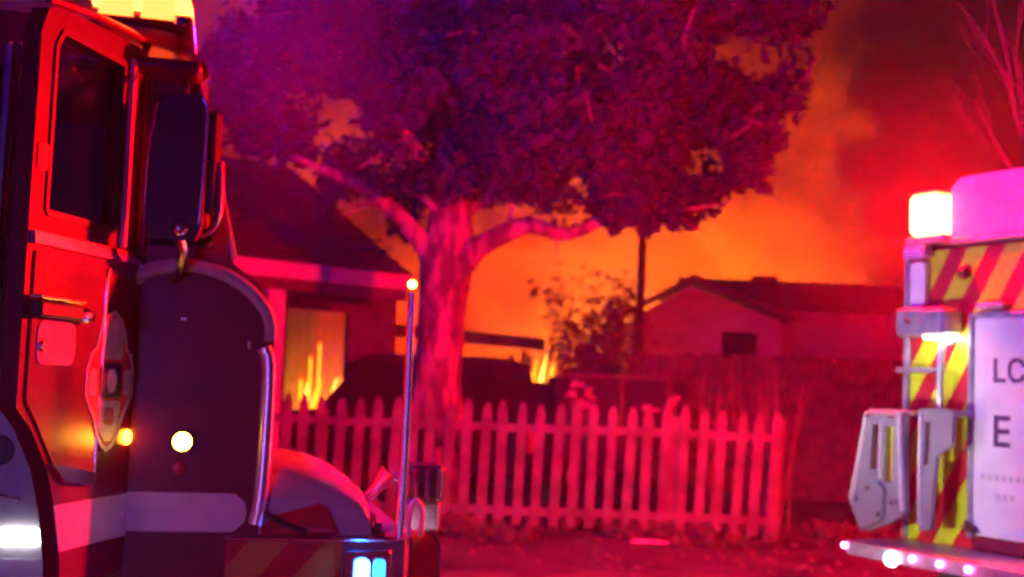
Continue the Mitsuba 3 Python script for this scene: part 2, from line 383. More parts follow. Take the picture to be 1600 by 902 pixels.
# bumper with deck
bump_poly = Polygon([(-0.16, 0.0), (0.50, 0.0), (0.56, 0.03), (0.60, 0.12), (0.60, 2.30), (0.54, 2.42), (-0.16, 2.42)])
bm = trimesh.creation.extrude_polygon(bump_poly, 0.30, engine='earcut')
bm.apply_translation((0, 0, 0.54))
bumper = add(eng, 'bumper', bm, MAT['aluminium'], LF, smooth=30)
add(bumper, 'bumper_rim', tube([(-0.165, -0.006, 0.845), (0.51, -0.006, 0.845)], 0.011, 8), MAT['chrome'], LF, smooth=40)
add(bumper, 'tape_panel', prism([(-0.16, 0.55), (0.30, 0.55), (0.30, 0.832), (-0.16, 0.832)], -0.003, -0.0004), MAT['red_tape'], LF)
for x in (-0.13, 0.17):
    s = Polygon([(x - 0.18, 0.55), (x - 0.02, 0.55), (x + 0.22, 0.832), (x + 0.06, 0.832)]).intersection(sbox(-0.158, 0.551, 0.298, 0.831))
    add(bumper, 'tape_stripe', prism(s, -0.006, -0.0032), MAT['amber_tape'], LF)
blu = add(bumper, 'lamp_housing', box(0.305, 0.50, -0.022, -0.0005, 0.66, 0.80, 0.008), MAT['chrome'], LF)
add(blu, 'blue_lamp', prism(rrect(0.355, 0.41, 0.675, 0.765, 0.02), -0.04, -0.022), MAT['lens'], LF, emit=BLUE_LAMP, label='lit blue warning lamp')
add(blu, 'blue_lamp', prism(rrect(0.43, 0.475, 0.685, 0.765, 0.015), -0.036, -0.022), MAT['lens'], LF, emit=(0.05, 1.6, 6))
# headlights let into the bumper front
for y0 in (0.45, 1.95):
    hl = add(bumper, 'headlight', lathe([(0, 0), (0.085, 0), (0.08, 0.8), (0, 1)], (0.601, y0, 0.70), (0.63, y0, 0.70), 20), MAT['lens'], LF, emit=HEADLIGHT)
    o_ = (LF @ np.array([0.66, y0, 0.70, 1]))[:3]
    scene['beam_%d' % int(y0 * 100)] = {'type': 'spot', 'sampling_weight': 6.0, 'intensity': rgb(*[c * K * (1.0 if y0 < 1 else 0.6) for c in DRIVING_BEAM]), 'cutoff_angle': 20.0, 'beam_width': 9.0, 'to_world': T().look_at(origin=o_.tolist(), target=[2.55, 7.95, 0.95 if y0 < 1 else 2.0], up=[0, 0, 1])}
# corner reflector plate standing beyond the pole
cr = add(bumper, 'corner_plate', prism(round_poly([(0.545, 0.55), (0.735, 0.55), (0.735, 0.80), (0.70, 0.86), (0.545, 0.865)], 0.03), 0.0 + 0.16, 0.20), MAT['chrome'], LF)
add(cr, 'reflector', prism(round_poly([(0.56, 0.56), (0.718, 0.56), (0.718, 0.795), (0.69, 0.842), (0.56, 0.848)], 0.02), 0.152, 0.1585), MAT['red_tape'], LF)
add(cr, 'tape_stripe', prism(Polygon([(0.56, 0.70), (0.56, 0.845), (0.66, 0.845)]), 0.147, 0.1515), MAT['amber_tape'], LF)
# guide pole with lit tip
pole = add(bumper, 'guide_pole', tube(curve([(0.535, 0.05, 0.70), (0.545, 0.05, 1.2), (0.545, 0.05, 1.86)], 12), 0.017, 10), MAT['chrome'], LF, smooth=40, label='upright chrome guide pole with a lit amber tip')
add(pole, 'tip_lamp', trimesh.creation.icosphere(2, 0.018).apply_translation((0.545, 0.05, 1.895)), MAT['lens'], LF, emit=AMBER_LAMP, smooth=True)
# hose tray under a shiny cover, red hose folds in front
cov = []
pr0 = np.array([(-0.040, 0.855), (-0.050, 0.98), (-0.046, 1.08), (0.0, 1.12), (0.08, 1.128), (0.17, 1.122), (0.26, 1.10), (0.33, 1.065), (0.385, 1.02), (0.41, 0.96), (0.42, 0.855)])
for j, (y, f_) in enumerate([(0.02, 0.52), (0.028, 0.66), (0.05, 0.80), (0.09, 0.91), (0.15, 0.97), (0.25, 1.0), (0.4, 0.99), (0.6, 1.0), (0.8, 0.985), (1.0, 1.0), (1.2, 0.99), (1.4, 0.9), (1.5, 0.6)]):
    pr = pr0.copy()
    pr[:, 1] = 0.855 + (pr[:, 1] - 0.855) * f_ + 0.006 * np.sin(pr[:, 0] * 19 + j * 1.9)
    pr[[0, -1], 1] = 0.855
    cov.append(curve(np.stack([pr[:, 0], pr[:, 0] * 0 + y, pr[:, 1]], 1), 40))
cov = np.array(cov)
na, nb = cov.shape[:2]
ii = np.arange(na * nb).reshape(na, nb)
qq = np.stack([ii[:-1, :-1], ii[:-1, 1:], ii[1:, 1:], ii[1:, :-1]], -1).reshape(-1, 4)
side = prism(Polygon([(p[0], p[2]) for p in cov[0]]), 0.0195, 0.022)
tray = add(bumper, 'tray_cover', tm(cov.reshape(-1, 3), np.vstack([qq[:, [0, 1, 2]], qq[:, [0, 2, 3]]])), MAT['vinyl'], LF, smooth=True, label='shiny pale cover humped over the hose tray')
add(tray, 'cover_flap', side, MAT['vinyl'], LF)
add(tray, 'hose_fold', hull([(-0.03, 0.03, 0.852), (0.30, 0.03, 0.852), (0.235, 0.0, 0.965), (0.20, 0.0, 0.985), (0.02, 0.02, 0.93), (-0.03, 0.03, 0.89), (0.1, -0.02, 0.90), (0.26, -0.015, 0.88), (-0.02, -0.01, 0.855)]), MAT['hose_red'], LF, smooth=20)
add(tray, 'hose_fold', tube(curve([(-0.03, 0.0, 0.945), (0.06, -0.02, 0.905), (0.15, -0.02, 0.87)], 10), 0.012, 6), MAT['dark_trim'], LF, smooth=40)
# air horn, siren, brackets on the deck
horn = add(bumper, 'air_horn', lathe([(0.0, 0), (0.018, 0), (0.02, 0.35), (0.026, 0.7), (0.045, 0.95), (0.052, 1.0), (0.0, 0.93)], (0.36, 0.30, 0.90), (0.52, 0.28, 1.09), 20), MAT['chrome'], LF, smooth=40)
add(horn, 'horn_foot', box(0.34, 0.47, 0.26, 0.38, 0.842, 0.92, 0.015), MAT['aluminium'], LF)
siren = add(bumper, 'siren', box(0.62, 0.78, 0.34, 0.60, 0.96, 1.12, 0.02), MAT['dark_trim'], LF)
for k in range(3):
    add(siren, 'siren_rib', box(0.635 + k * 0.05, 0.655 + k * 0.05, 0.322, 0.34, 0.97, 1.11, 0.004), MAT['chrome'], LF)
add(siren, 'siren_foot', box(0.60, 0.76, 0.36, 0.58, 0.842, 0.96, 0.01), MAT['aluminium'], LF)
hoop = curve([(0.585, 0.1, 0.845), (0.585, 0.1, 0.95), (0.61, 0.1, 0.99), (0.635, 0.1, 0.95), (0.635, 0.1, 0.845)], 20)
add(bumper, 'tow_hoop', tube(hoop, 0.013, 8), MAT['white_trim'], LF, smooth=40)
add(bumper, 'deck_fitting', cat([lathe([(0.03, 0), (0.03, 0.4), (0.016, 0.5), (0.016, 1), (0, 1)], (x, 0.06, 0.842), (x, 0.06, 0.842 + h), 14) for x, h in ((0.41, 0.09), (0.45, 0.06))]), MAT['dark_trim'], LF)
# mirror standing out from the front corner
mir = add(eng, 'mirror', fix(hull([(x, y, z) for x, y, z in [
    (-0.50, -0.30, 2.50), (-0.47, -0.30, 2.545), (-0.34, -0.30, 2.545), (-0.315, -0.30, 2.50), (-0.52, -0.30, 2.05), (-0.50, -0.30, 1.985), (-0.34, -0.30, 1.985), (-0.315, -0.30, 2.05),
    (-0.49, -0.18, 2.49), (-0.34, -0.18, 2.52), (-0.29, -0.18, 2.49), (-0.51, -0.18, 2.06), (-0.33, -0.18, 2.0), (-0.29, -0.18, 2.05)]])), MAT['dark_trim'], LF, smooth=30, label='black rectangular wing mirror on chrome arms')
add(mir, 'mirror_side', box(-0.325, -0.262, -0.27, -0.16, 2.10, 2.50, 0.02), MAT['dark_trim'], LF)
add(mir, 'mirror_edge', tube(curve([(-0.335, -0.305, 2.53), (-0.317, -0.305, 2.48), (-0.317, -0.305, 2.3), (-0.325, -0.305, 2.05)], 16), 0.008, 6), MAT['chrome'], LF, smooth=40)
add(mir, 'mirror_edge', tube(curve([(-0.50, -0.305, 2.50), (-0.522, -0.305, 2.3), (-0.525, -0.305, 2.1)], 12), 0.006, 6), MAT['chrome'], LF, smooth=40)
add(mir, 'mirror_arm', tube(curve([(-0.262, -0.24, 2.30), (-0.255, -0.24, 2.18), (-0.262, -0.24, 2.08), (-0.30, -0.22, 2.025), (-0.36, -0.18, 2.02)], 24), 0.015, 8), MAT['chrome'], LF, smooth=40)
add(mir, 'mirror_arm', tube(curve([(-0.40, -0.22, 2.0), (-0.385, -0.18, 1.95), (-0.39, -0.1, 1.90), (-0.42, 0.01, 1.86)], 24), 0.022, 8), MAT['chrome'], LF, smooth=40)
add(mir, 'mirror_knob', trimesh.creation.icosphere(2, 0.032).apply_translation((-0.395, -0.30, 2.03)), MAT['chrome'], LF, smooth=True)
add(mir, 'mirror_arm', tube(curve([(-0.40, -0.25, 2.54), (-0.41, -0.12, 2.62), (-0.43, 0.0, 2.70)], 14), 0.012, 8), MAT['dark_trim'], LF, smooth=40)

# ---- the open front door: axes x from the hinge to the free edge, y = outer face, z up
DP = np.array([-1.4722, 4.87695, 0.0])
DF = frame(DP, 265)
dp = [(-0.02, 0.72), (0.545, 0.72), (0.56, 0.82), (0.62, 1.0), (0.70, 1.15), (0.83, 1.285), (0.945, 1.36), (0.945, 2.58), (0.90, 2.67), (0.80, 2.70), (0.0, 2.755), (-0.02, 2.74)]
win = round_poly([(0.265, 2.0), (0.85, 1.99), (0.85, 2.56), (0.80, 2.63), (0.265, 2.655)], 0.03)
dpoly = Polygon(dp).difference(win)
door = add(eng, 'cab_door', prism(dpoly, -0.06, 0.0), MAT['red_paint'], DF, smooth=25, label='red cab door standing open with the crest on it')
add(door, 'door_panel', prism(round_poly([(0.353, 1.11), (0.63, 1.12), (0.71, 1.20), (0.82, 1.31), (0.90, 1.38), (0.90, 1.87), (0.353, 1.87)], 0.015), 0.0, 0.010), MAT['red_paint'], DF)
wnd = add(door, 'door_window', prism(win.buffer(0.004), -0.034, -0.030), MAT['window_glass'], DF)
add(wnd, 'window_seal', prism(win.difference(win.buffer(-0.022)), -0.05, 0.008), MAT['dark_trim'], DF)
add(door, 'window_sill', prism([(0.0, 1.905), (0.93, 1.89), (0.93, 1.93), (0.0, 1.945)], 0.0, 0.02), MAT['chrome'], DF)
add(door, 'window_post', box(0.195, 0.24, 0.0, 0.022, 1.95, 2.68, 0.008), MAT['grey_plastic'], DF)
add(door, 'window_post', box(0.05, 0.09, 0.0, 0.022, 1.95, 2.70, 0.008), MAT['red_paint'], DF)
add(door, 'door_gutter', tube(curve([(0.93, 0.008, 2.69), (0.6, 0.012, 2.735), (0.2, 0.012, 2.77), (0.0, 0.008, 2.76)], 20), 0.016, 8), MAT['red_paint'], DF, smooth=40)
add(door, 'sill_trim', prism([(0.36, 1.075), (0.60, 1.10), (0.70, 1.17), (0.36, 1.12)], 0.0, 0.022), MAT['chrome'], DF)
add(door, 'panel_edge', tube(curve([(0.345, 0.008, 1.10), (0.345, 0.011, 1.5), (0.345, 0.011, 1.78), (0.32, 0.009, 1.86)], 16), 0.008, 6), MAT['chrome'], DF, smooth=40)
hd = add(door, 'handle', box(0.60, 0.92, 0.012, 0.05, 1.655, 1.705, 0.008), MAT['dark_trim'], DF)
add(hd, 'handle_grip', trimesh.creation.icosphere(2, 0.032).apply_scale((1.9, 0.8, 0.9)).apply_translation((0.56, 0.035, 1.675)), MAT['chrome'], DF, smooth=True)
add(hd, 'handle_trim', box(0.60, 0.93, 0.012, 0.055, 1.712, 1.725, 0.003), MAT['chrome'], DF)
add(door, 'handle_plate', prism(rrect(0.58, 0.86, 1.50, 1.645, 0.04), 0.0101, 0.016), MAT['grey_plastic'], DF)
add(door, 'lock', lathe([(0, 0), (0.022, 0), (0.018, 1), (0, 1)], (0.83, 0.016, 1.56), (0.83, 0.028, 1.56), 16), MAT['chrome'], DF)
add(door, 'stripe', prism([(-0.02, 0.85), (0.575, 0.862), (0.64, 1.025), (-0.02, 1.012)], 0.0005, 0.004), MAT['white_tape'], DF, label='white reflective stripe along the door foot')
ml = add(door, 'marker_lamp', trimesh.creation.icosphere(2, 1.0).apply_scale((0.035, 0.014, 0.03)).apply_translation((0.055, 0.008, 1.233)), MAT['lens'], DF, emit=(22, 8, 0.4), smooth=True, label='small lit amber lamp on the door')
add(door, 'edge_lamp', box(0.872, 0.918, 0.0, 0.018, 2.13, 2.22, 0.006), MAT['red_tape'], DF, emit=(1.3, 0.003, 0.008), label='small lit red lamp on the door edge')
# crest: a tall shield with scrolls and a small dark badge in its middle
cx, cz = 0.258, 1.45


def crest(sx, sz):
    half = [(0.0, 0.265), (0.07, 0.235), (0.115, 0.19), (0.14, 0.12), (0.185, 0.10), (0.215, 0.04), (0.215, -0.05), (0.175, -0.10), (0.14, -0.13), (0.10, -0.20), (0.05, -0.245), (0.0, -0.265)]
    pts = [(cx + x * sx, cz + z * sz) for x, z in half] + [(cx - x * sx, cz + z * sz) for x, z in half[::-1][1:-1]]
    return Polygon(pts)


em = add(door, 'crest', prism(crest(1, 1).difference(crest(0.92, 0.94)), 0.0005 + 0.011, 0.0155), MAT['white_tape'], DF, label='tall silver and red shield crest with a small dark badge')
add(em, 'crest_field', prism(crest(0.915, 0.935), 0.0112, 0.0135), MAT['red_print'], DF)
add(em, 'crest_scroll', prism(round_poly([(cx - 0.09, cz + 0.08), (cx + 0.09, cz + 0.08), (cx + 0.105, cz + 0.17), (cx + 0.05, cz + 0.235), (cx - 0.05, cz + 0.235), (cx - 0.105, cz + 0.17)], 0.015), 0.014, 0.017), MAT['silver_print'], DF)
add(em, 'crest_scroll', prism(round_poly([(cx - 0.10, cz - 0.075), (cx + 0.10, cz - 0.075), (cx + 0.09, cz - 0.17), (cx + 0.03, cz - 0.225), (cx - 0.03, cz - 0.225), (cx - 0.09, cz - 0.17)], 0.015), 0.014, 0.017), MAT['silver_print'], DF)
add(em, 'crest_wing', prism(rrect(cx - 0.19, cx - 0.125, cz - 0.055, cz + 0.045, 0.02), 0.014, 0.017), MAT['silver_print'], DF)
add(em, 'crest_wing', prism(rrect(cx + 0.125, cx + 0.19, cz - 0.055, cz + 0.045, 0.02), 0.014, 0.017), MAT['silver_print'], DF)
bad = add(em, 'crest_badge', prism(rrect(cx - 0.095, cx + 0.095, cz - 0.065, cz + 0.065, 0.02), 0.014, 0.018), MAT['black_print'], DF)
add(bad, 'badge_disc', prism(Point(cx, cz).buffer(0.044), 0.0182, 0.0202), MAT['white_tape'], DF)
add(bad, 'badge_disc', prism(rrect(cx - 0.04, cx + 0.04, cz - 0.165, cz - 0.10, 0.015), 0.0172, 0.0192), MAT['red_print'], DF)

# ================================================================== RIGHT FIRE ENGINE (its rear)
# axes: x along the rear to the right, y into the engine (negative = towards the viewer), z up
RF = frame((2.5521, 8.0, 0.0), -61.6)
e2 = thing('fire_engine', 'fire engine on the right seen from behind, red and lime chevrons, white rear door', 'fire engine', 'fire engines parked in the street')
add(e2, 'body', box(0.05, 2.45, 0.004, 7.5, 0.60, 2.46, 0.02), MAT['red_paint'], RF)
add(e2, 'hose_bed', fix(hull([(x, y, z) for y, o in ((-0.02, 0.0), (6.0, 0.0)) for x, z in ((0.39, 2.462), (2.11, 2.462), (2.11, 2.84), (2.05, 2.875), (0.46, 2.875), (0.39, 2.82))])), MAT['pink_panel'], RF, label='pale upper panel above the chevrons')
add(e2, 'hose_bed_lip', box(0.37, 2.13, -0.045, -0.021, 2.463, 2.50, 0.006), MAT['aluminium'], RF)
chev = add(e2, 'chevron_panel', prism([(0.05, 0.61), (0.56, 0.61), (0.56, 2.03), (1.94, 2.03), (1.94, 0.61), (2.45, 0.61), (2.45, 2.44), (0.05, 2.44)], -0.003, 0.0), MAT['red_tape'], RF)
region = Polygon([(0.055, 0.615), (0.555, 0.615), (0.555, 2.035), (1.245, 2.035), (1.245, 2.435), (0.055, 2.435)])
for k in range(-1, 12):
    z0 = -1.95 + k * 0.47
    s = Polygon([(0.0, z0), (1.3, z0 + 1.3 * 1.65), (1.3, z0 + 1.3 * 1.65 + 0.25), (0.0, z0 + 0.25)]).intersection(region)
    if s.is_empty:
        continue
    for g in getattr(s, 'geoms', [s]):
        if g.area < 2e-3:
            continue
        add(chev, 'lime_stripe', prism(g, -0.006, -0.0032), MAT['lime_tape'], RF)
        mg = affinity.scale(g, xfact=-1, origin=(1.25, 0))
        add(chev, 'lime_stripe', prism(mg, -0.006, -0.0032), MAT['lime_tape'], RF)
add(e2, 'edge_rail', tube([(0.045, -0.02, 0.62), (0.045, -0.02, 2.44)], 0.022, 8), MAT['aluminium'], RF, smooth=40)
# rear roll door that carries the lettering
rd = add(e2, 'rear_door', box(0.60, 1.90, -0.05, 0.0, 0.70, 2.0, 0.012), MAT['white_panel'], RF, label='white rear door with dark lettering')
add(rd, 'door_frame', cat([box(0.565, 0.598, -0.06, -0.004, 0.68, 2.02, 0.006), box(1.902, 1.935, -0.06, -0.004, 0.68, 2.02, 0.006), box(0.60, 1.90, -0.06, -0.004, 2.003, 2.03, 0.006)]), MAT['aluminium'], RF)


def words(text, height, x, z, mat, bold, name):
    t = meshkit.text_mesh(text, height, 0.0015, bold)
    v = t.vertices
    # reads from left to right on the face that looks to -y
    t2 = tm(np.stack([v[:, 0] + x, -0.0505 - v[:, 2], v[:, 1] + z], 1), t.faces)
    add(rd, name, fix(t2), MAT[mat], RF)


words('LC', 0.135, 0.735, 1.615, 'navy_print', True, 'lettering')
words('E', 0.175, 0.735, 1.238, 'navy_print', True, 'lettering')
for k in range(7):
    add(rd, 'small_print', box(0.665 + k * 0.05, 0.695 + k * 0.05, -0.0518, -0.0502, 1.035, 1.07), MAT['grey_print'], RF)
for k in range(3):
    add(rd, 'small_print', box(0.775 + k * 0.05, 0.805 + k * 0.05, -0.0518, -0.0502, 0.925, 0.96), MAT['grey_print'], RF)
add(e2, 'door_latch', cat([box(0.575, 0.64, -0.10, -0.05, 0.72, 0.76, 0.008), tube([(0.59, -0.09, 0.78), (0.66, -0.09, 0.72)], 0.014, 6)]), MAT['dark_trim'], RF)
add(e2, 'rear_lamp_bar', box(0.63, 0.83, -0.07, 0.0, 2.045, 2.085, 0.006), MAT['aluminium'], RF)
# beacon at the top corner
bc = add(e2, 'beacon', box(0.08, 0.40, -0.10, 0.16, 2.47, 2.525, 0.012), MAT['aluminium'], RF, label='square red beacon on the top left corner, lit white-hot')
add(bc, 'beacon_lens', box(0.12, 0.36, -0.12, 0.12, 2.53, 2.79, 0.03), MAT['lens'], RF, emit=RED_BEACON)
add(bc, 'beacon_cap', box(0.12, 0.36, -0.10, 0.10, 2.792, 2.815, 0.008), MAT['dark_trim'], RF)
sl = add(e2, 'side_lamp', box(0.0, 0.049, 1.35, 1.60, 1.92, 2.06, 0.01), MAT['aluminium'], RF)
add(sl, 'side_lamp_lens', box(-0.018, -0.0005, 1.37, 1.58, 1.94, 2.04, 0.006), MAT['lens'], RF, emit=RED_SIDE)
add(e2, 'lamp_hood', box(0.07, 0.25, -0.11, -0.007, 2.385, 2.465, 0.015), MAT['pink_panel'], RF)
add(e2, 'tail_lamp', prism(rrect(0.09, 0.215, 2.08, 2.365, 0.03), -0.05, -0.008), MAT['white_panel'], RF)
fx = add(e2, 'work_light', box(0.065, 0.30, -0.16, -0.008, 1.885, 2.07, 0.02), MAT['aluminium'], RF)
add(fx, 'light_head', box(0.305, 0.49, -0.19, -0.008, 1.89, 2.06, 0.02), MAT['aluminium'], RF)
add(fx, 'light_lens', box(0.32, 0.475, -0.165, -0.03, 1.868, 1.889), MAT['lens'], RF, emit=(28, 26, 30))
add(fx, 'bolt', lathe([(0, 0), (0.02, 0), (0.016, 1), (0, 1)], (0.18, -0.16, 1.98), (0.18, -0.175, 1.98), 12), MAT['dark_trim'], RF)
add(e2, 'camera_dome', trimesh.creation.icosphere(2, 0.045).apply_translation((0.50, -0.02, 2.28)), MAT['dark_trim'], RF, smooth=True)
add(e2, 'handrail', tube(curve([(0.40, -0.01, 1.86), (0.40, -0.10, 1.80), (0.39, -0.10, 1.4), (0.38, -0.10, 1.15)], 20), 0.022, 8), MAT['aluminium'], RF, smooth=40)
add(e2, 'step', box(0.06, 0.36, -0.14, -0.007, 1.66, 1.69, 0.006), MAT['aluminium'], RF)
# folding step frame: two slotted plates with a hinge
pa = round_poly([(0.02, 1.395), (0.05, 1.425), (0.305, 1.425), (0.33, 1.10), (0.35, 0.80), (0.20, 0.72), (0.03, 0.66), (-0.11, 0.84)], 0.012)
slot = lambda x0, z0, x1, z1, r: Polygon([(x0 - r, z0), (x0 + r, z0), (x1 + r, z1), (x1 - r, z1)])
pa = pa.difference(slot(0.105, 1.33, 0.085, 1.05, 0.027)).difference(slot(0.215, 1.32, 0.205, 0.98, 0.034)).difference(Point(0.04, 0.92).buffer(0.025)).difference(Point(0.10, 0.78).buffer(0.013))
stp = add(e2, 'folding_step', prism(pa, -0.34, -0.30), MAT['step_metal'], RF, label='folded metal step frame with slots')
add(stp, 'step_tread', prism(round_poly([(-0.06, 0.80), (0.14, 0.98), (0.20, 0.94), (0.19, 0.75), (0.02, 0.665)], 0.01).difference(Point(0.045, 0.92).buffer(0.024)), -0.375, -0.345), MAT['step_metal'], RF)
for rx0, rz0, rx1, rz1, rr in ((0.035, 1.40, -0.095, 0.85, 0.018), (0.30, 1.41, 0.335, 0.82, 0.016), (0.155, 1.36, 0.15, 1.0, 0.012), (-0.095, 0.84, 0.03, 0.68, 0.014), (0.04, 1.40, 0.30, 1.405, 0.014)):
    add(stp, 'step_rail', tube([(rx0, -0.345, rz0), (rx1, -0.345, rz1)], rr, 8), MAT['bright_metal'], RF, smooth=40)
for bx, bz in ((0.07, 1.38), (0.27, 1.38), (0.28, 0.86), (0.17, 0.78), (-0.02, 0.86)):
    add(stp, 'step_bolt', lathe([(0, 0), (0.014, 0), (0.011, 1), (0, 1)], (bx, -0.376, bz), (bx, -0.388, bz), 8), MAT['dark_trim'], RF)
add(stp, 'step_rail', tube([(0.38, -0.245, 1.42), (0.375, -0.245, 0.74)], 0.014, 8), MAT['bright_metal'], RF, smooth=40)
add(stp, 'step_slat', box(0.185, 0.245, -0.298, -0.27, 0.97, 1.34, 0.004), MAT['lime_tape'], RF)
pb = round_poly([(0.37, 1.44), (0.62, 1.44), (0.61, 1.22), (0.50, 1.16), (0.47, 0.95), (0.46, 0.72), (0.37, 0.70), (0.36, 1.0)], 0.012).difference(slot(0.43, 1.36, 0.415, 1.10, 0.02))
add(stp, 'step_plate', prism(pb, -0.24, -0.21), MAT['step_metal'], RF)
add(stp, 'step_pin', tube([(0.10, -0.37, 0.775), (0.10, -0.02, 0.775)], 0.012, 8), MAT['chrome'], RF)
add(stp, 'step_bracket', cat([box(0.06, 0.34, -0.298, -0.02, 1.39, 1.42, 0.004), box(0.40, 0.60, -0.209, -0.02, 1.40, 1.43, 0.004)]), MAT['step_metal'], RF)
# tailboard
tbp = Polygon([(0.0, -0.36), (0.03, -0.50), (0.10, -0.55), (2.40, -0.55), (2.47, -0.5), (2.50, -0.36), (2.50, 0.0), (0.06, 0.0)])
tbm = trimesh.creation.extrude_polygon(tbp, 0.075, engine='earcut')
tbm.apply_translation((0, 0, 0.535))
tb = add(e2, 'tailboard', tbm, MAT['aluminium'], RF)
for x, y in ((0.028, -0.515), (0.62, -0.56), (0.82, -0.56), (1.02, -0.56)):
    add(tb, 'marker_lamp', trimesh.creation.icosphere(2, 0.017).apply_translation((x, y, 0.578)), MAT['lens'], RF, emit=PINK_LAMP, smooth=True)
add(tb, 'reversing_lamp', lathe([(0, 0), (0.045, 0), (0.04, 0.8), (0, 1)], (0.46, -0.552, 0.555), (0.46, -0.58, 0.555), 20), MAT['lens'], RF, emit=WHITE_LAMP, label='lit white lamp under the tailboard')
add(e2, 'tail_frame', box(0.3, 2.2, 0.0, 6.0, 0.35, 0.53), MAT['dark_trim'], RF)
for x0 in (0.10, 2.05):
    w = add(e2, 'wheel', lathe([(0.30, 0), (0.47, 0.02), (0.52, 0.15), (0.52, 0.85), (0.47, 0.98), (0.30, 1)], (x0, 2.2, 0.52), (x0 + 0.33, 2.2, 0.52), 28), MAT['rubber'], RF, smooth=40)
    add(w, 'rim', lathe([(0, 0.2), (0.3, 0.3), (0.3, 0.7), (0, 0.8)], (x0, 2.2, 0.52), (x0 + 0.33, 2.2, 0.52), 20), MAT['aluminium'], RF)

# ================================================================== PICKET FENCE
pf = thing('picket_fence', 'long white picket fence with pointed pickets glowing red across the yard front', 'fence')
FY = 12.65
xs = list(np.arange(-2.62, 2.86, 0.1835))
wide = {4: 0.15, 13: 0.0}
for i, x in enumerate(xs):
    w = 0.098 + rng.uniform(-0.006, 0.006)
    h = 1.24 + rng.uniform(-0.022, 0.016) + 0.02 * math.sin(x * 1.1) + (0.03 if x < 0 else 0)
    lean = 0.012 + rng.normal(0, 0.007) + 0.028 * max(0.0, x) / 2.8
    sh = round_poly([(-w / 2, 0.0), (w / 2, 0.0), (w / 2, h - 0.10), (w * 0.42, h - 0.085), (w * 0.30, h - 0.03), (0.0, h), (-w * 0.30, h - 0.03), (-w * 0.42, h - 0.085), (-w / 2, h - 0.10)], 0.004, 2)
    m = prism(sh, -0.011, 0.011)
    v = m.vertices.copy()
    v[:, 0] += v[:, 2] * lean * 1.3
    v[:, 1] += v[:, 2] * rng.normal(0, 0.008)
    m.vertices = v
    m.apply_translation((x, FY + rng.normal(0, 0.002), 0.055 + rng.uniform(-0.01, 0.015)))
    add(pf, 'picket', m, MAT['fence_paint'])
for x, w, h in ((-1.90, 0.10, 1.16), (-0.62, 0.10, 1.17), (1.70, 0.12, 1.22), (2.72, 0.15, 1.23)):
    m = box(x - w / 2, x + w / 2, FY + 0.055, FY + 0.155, -0.05, h, 0.012)
    v = m.vertices.copy()
    v[:, 0] += v[:, 2] * (0.014 + 0.028 * max(0, x) / 2.8) * 1.3
    m.vertices = v
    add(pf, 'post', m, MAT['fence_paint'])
for z in (0.20, 1.04):
    n = 60
    xx = np.linspace(-2.70, 2.80, n)
    pts = np.stack([xx + z * 0.03, xx * 0 + FY + 0.033, z + 0.01 * np.sin(xx * 1.3) + np.where(xx < 0, 0.012, 0)], 1)
    segs = [hull([p + np.array(o) for p in (pts[i], pts[i + 1]) for o in ((0, -0.019, -0.04), (0, 0.019, -0.04), (0, 0.019, 0.04), (0, -0.019, 0.04))]) for i in range(0, n - 1)]
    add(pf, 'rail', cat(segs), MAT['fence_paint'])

# ================================================================== BIG TREE
tree = thing('tree', 'large leafy tree with thick red-lit forked trunk behind the picket fence', 'tree')


def rough_tube(pts, radii, sides=18, amp=0.05, seed=0):
    m = tube(pts, radii, sides)
    v = np.asarray(m.vertices)
    d = (meshkit.fbm(v * np.array([6, 6, 1.6]), 3, seed) - 0.5) * 2 * amp
    c = np.repeat(np.asarray(pts, float), sides, 0)
    n = v[:len(c)] - c
    r = np.linalg.norm(n, axis=1, keepdims=True)
    v2 = v.copy()
    v2[:len(c)] += n * d[:len(c), None] / np.maximum(r, 1e-6) * 1.0 * np.minimum(1, r / 0.15)
    m.vertices = v2
    return m


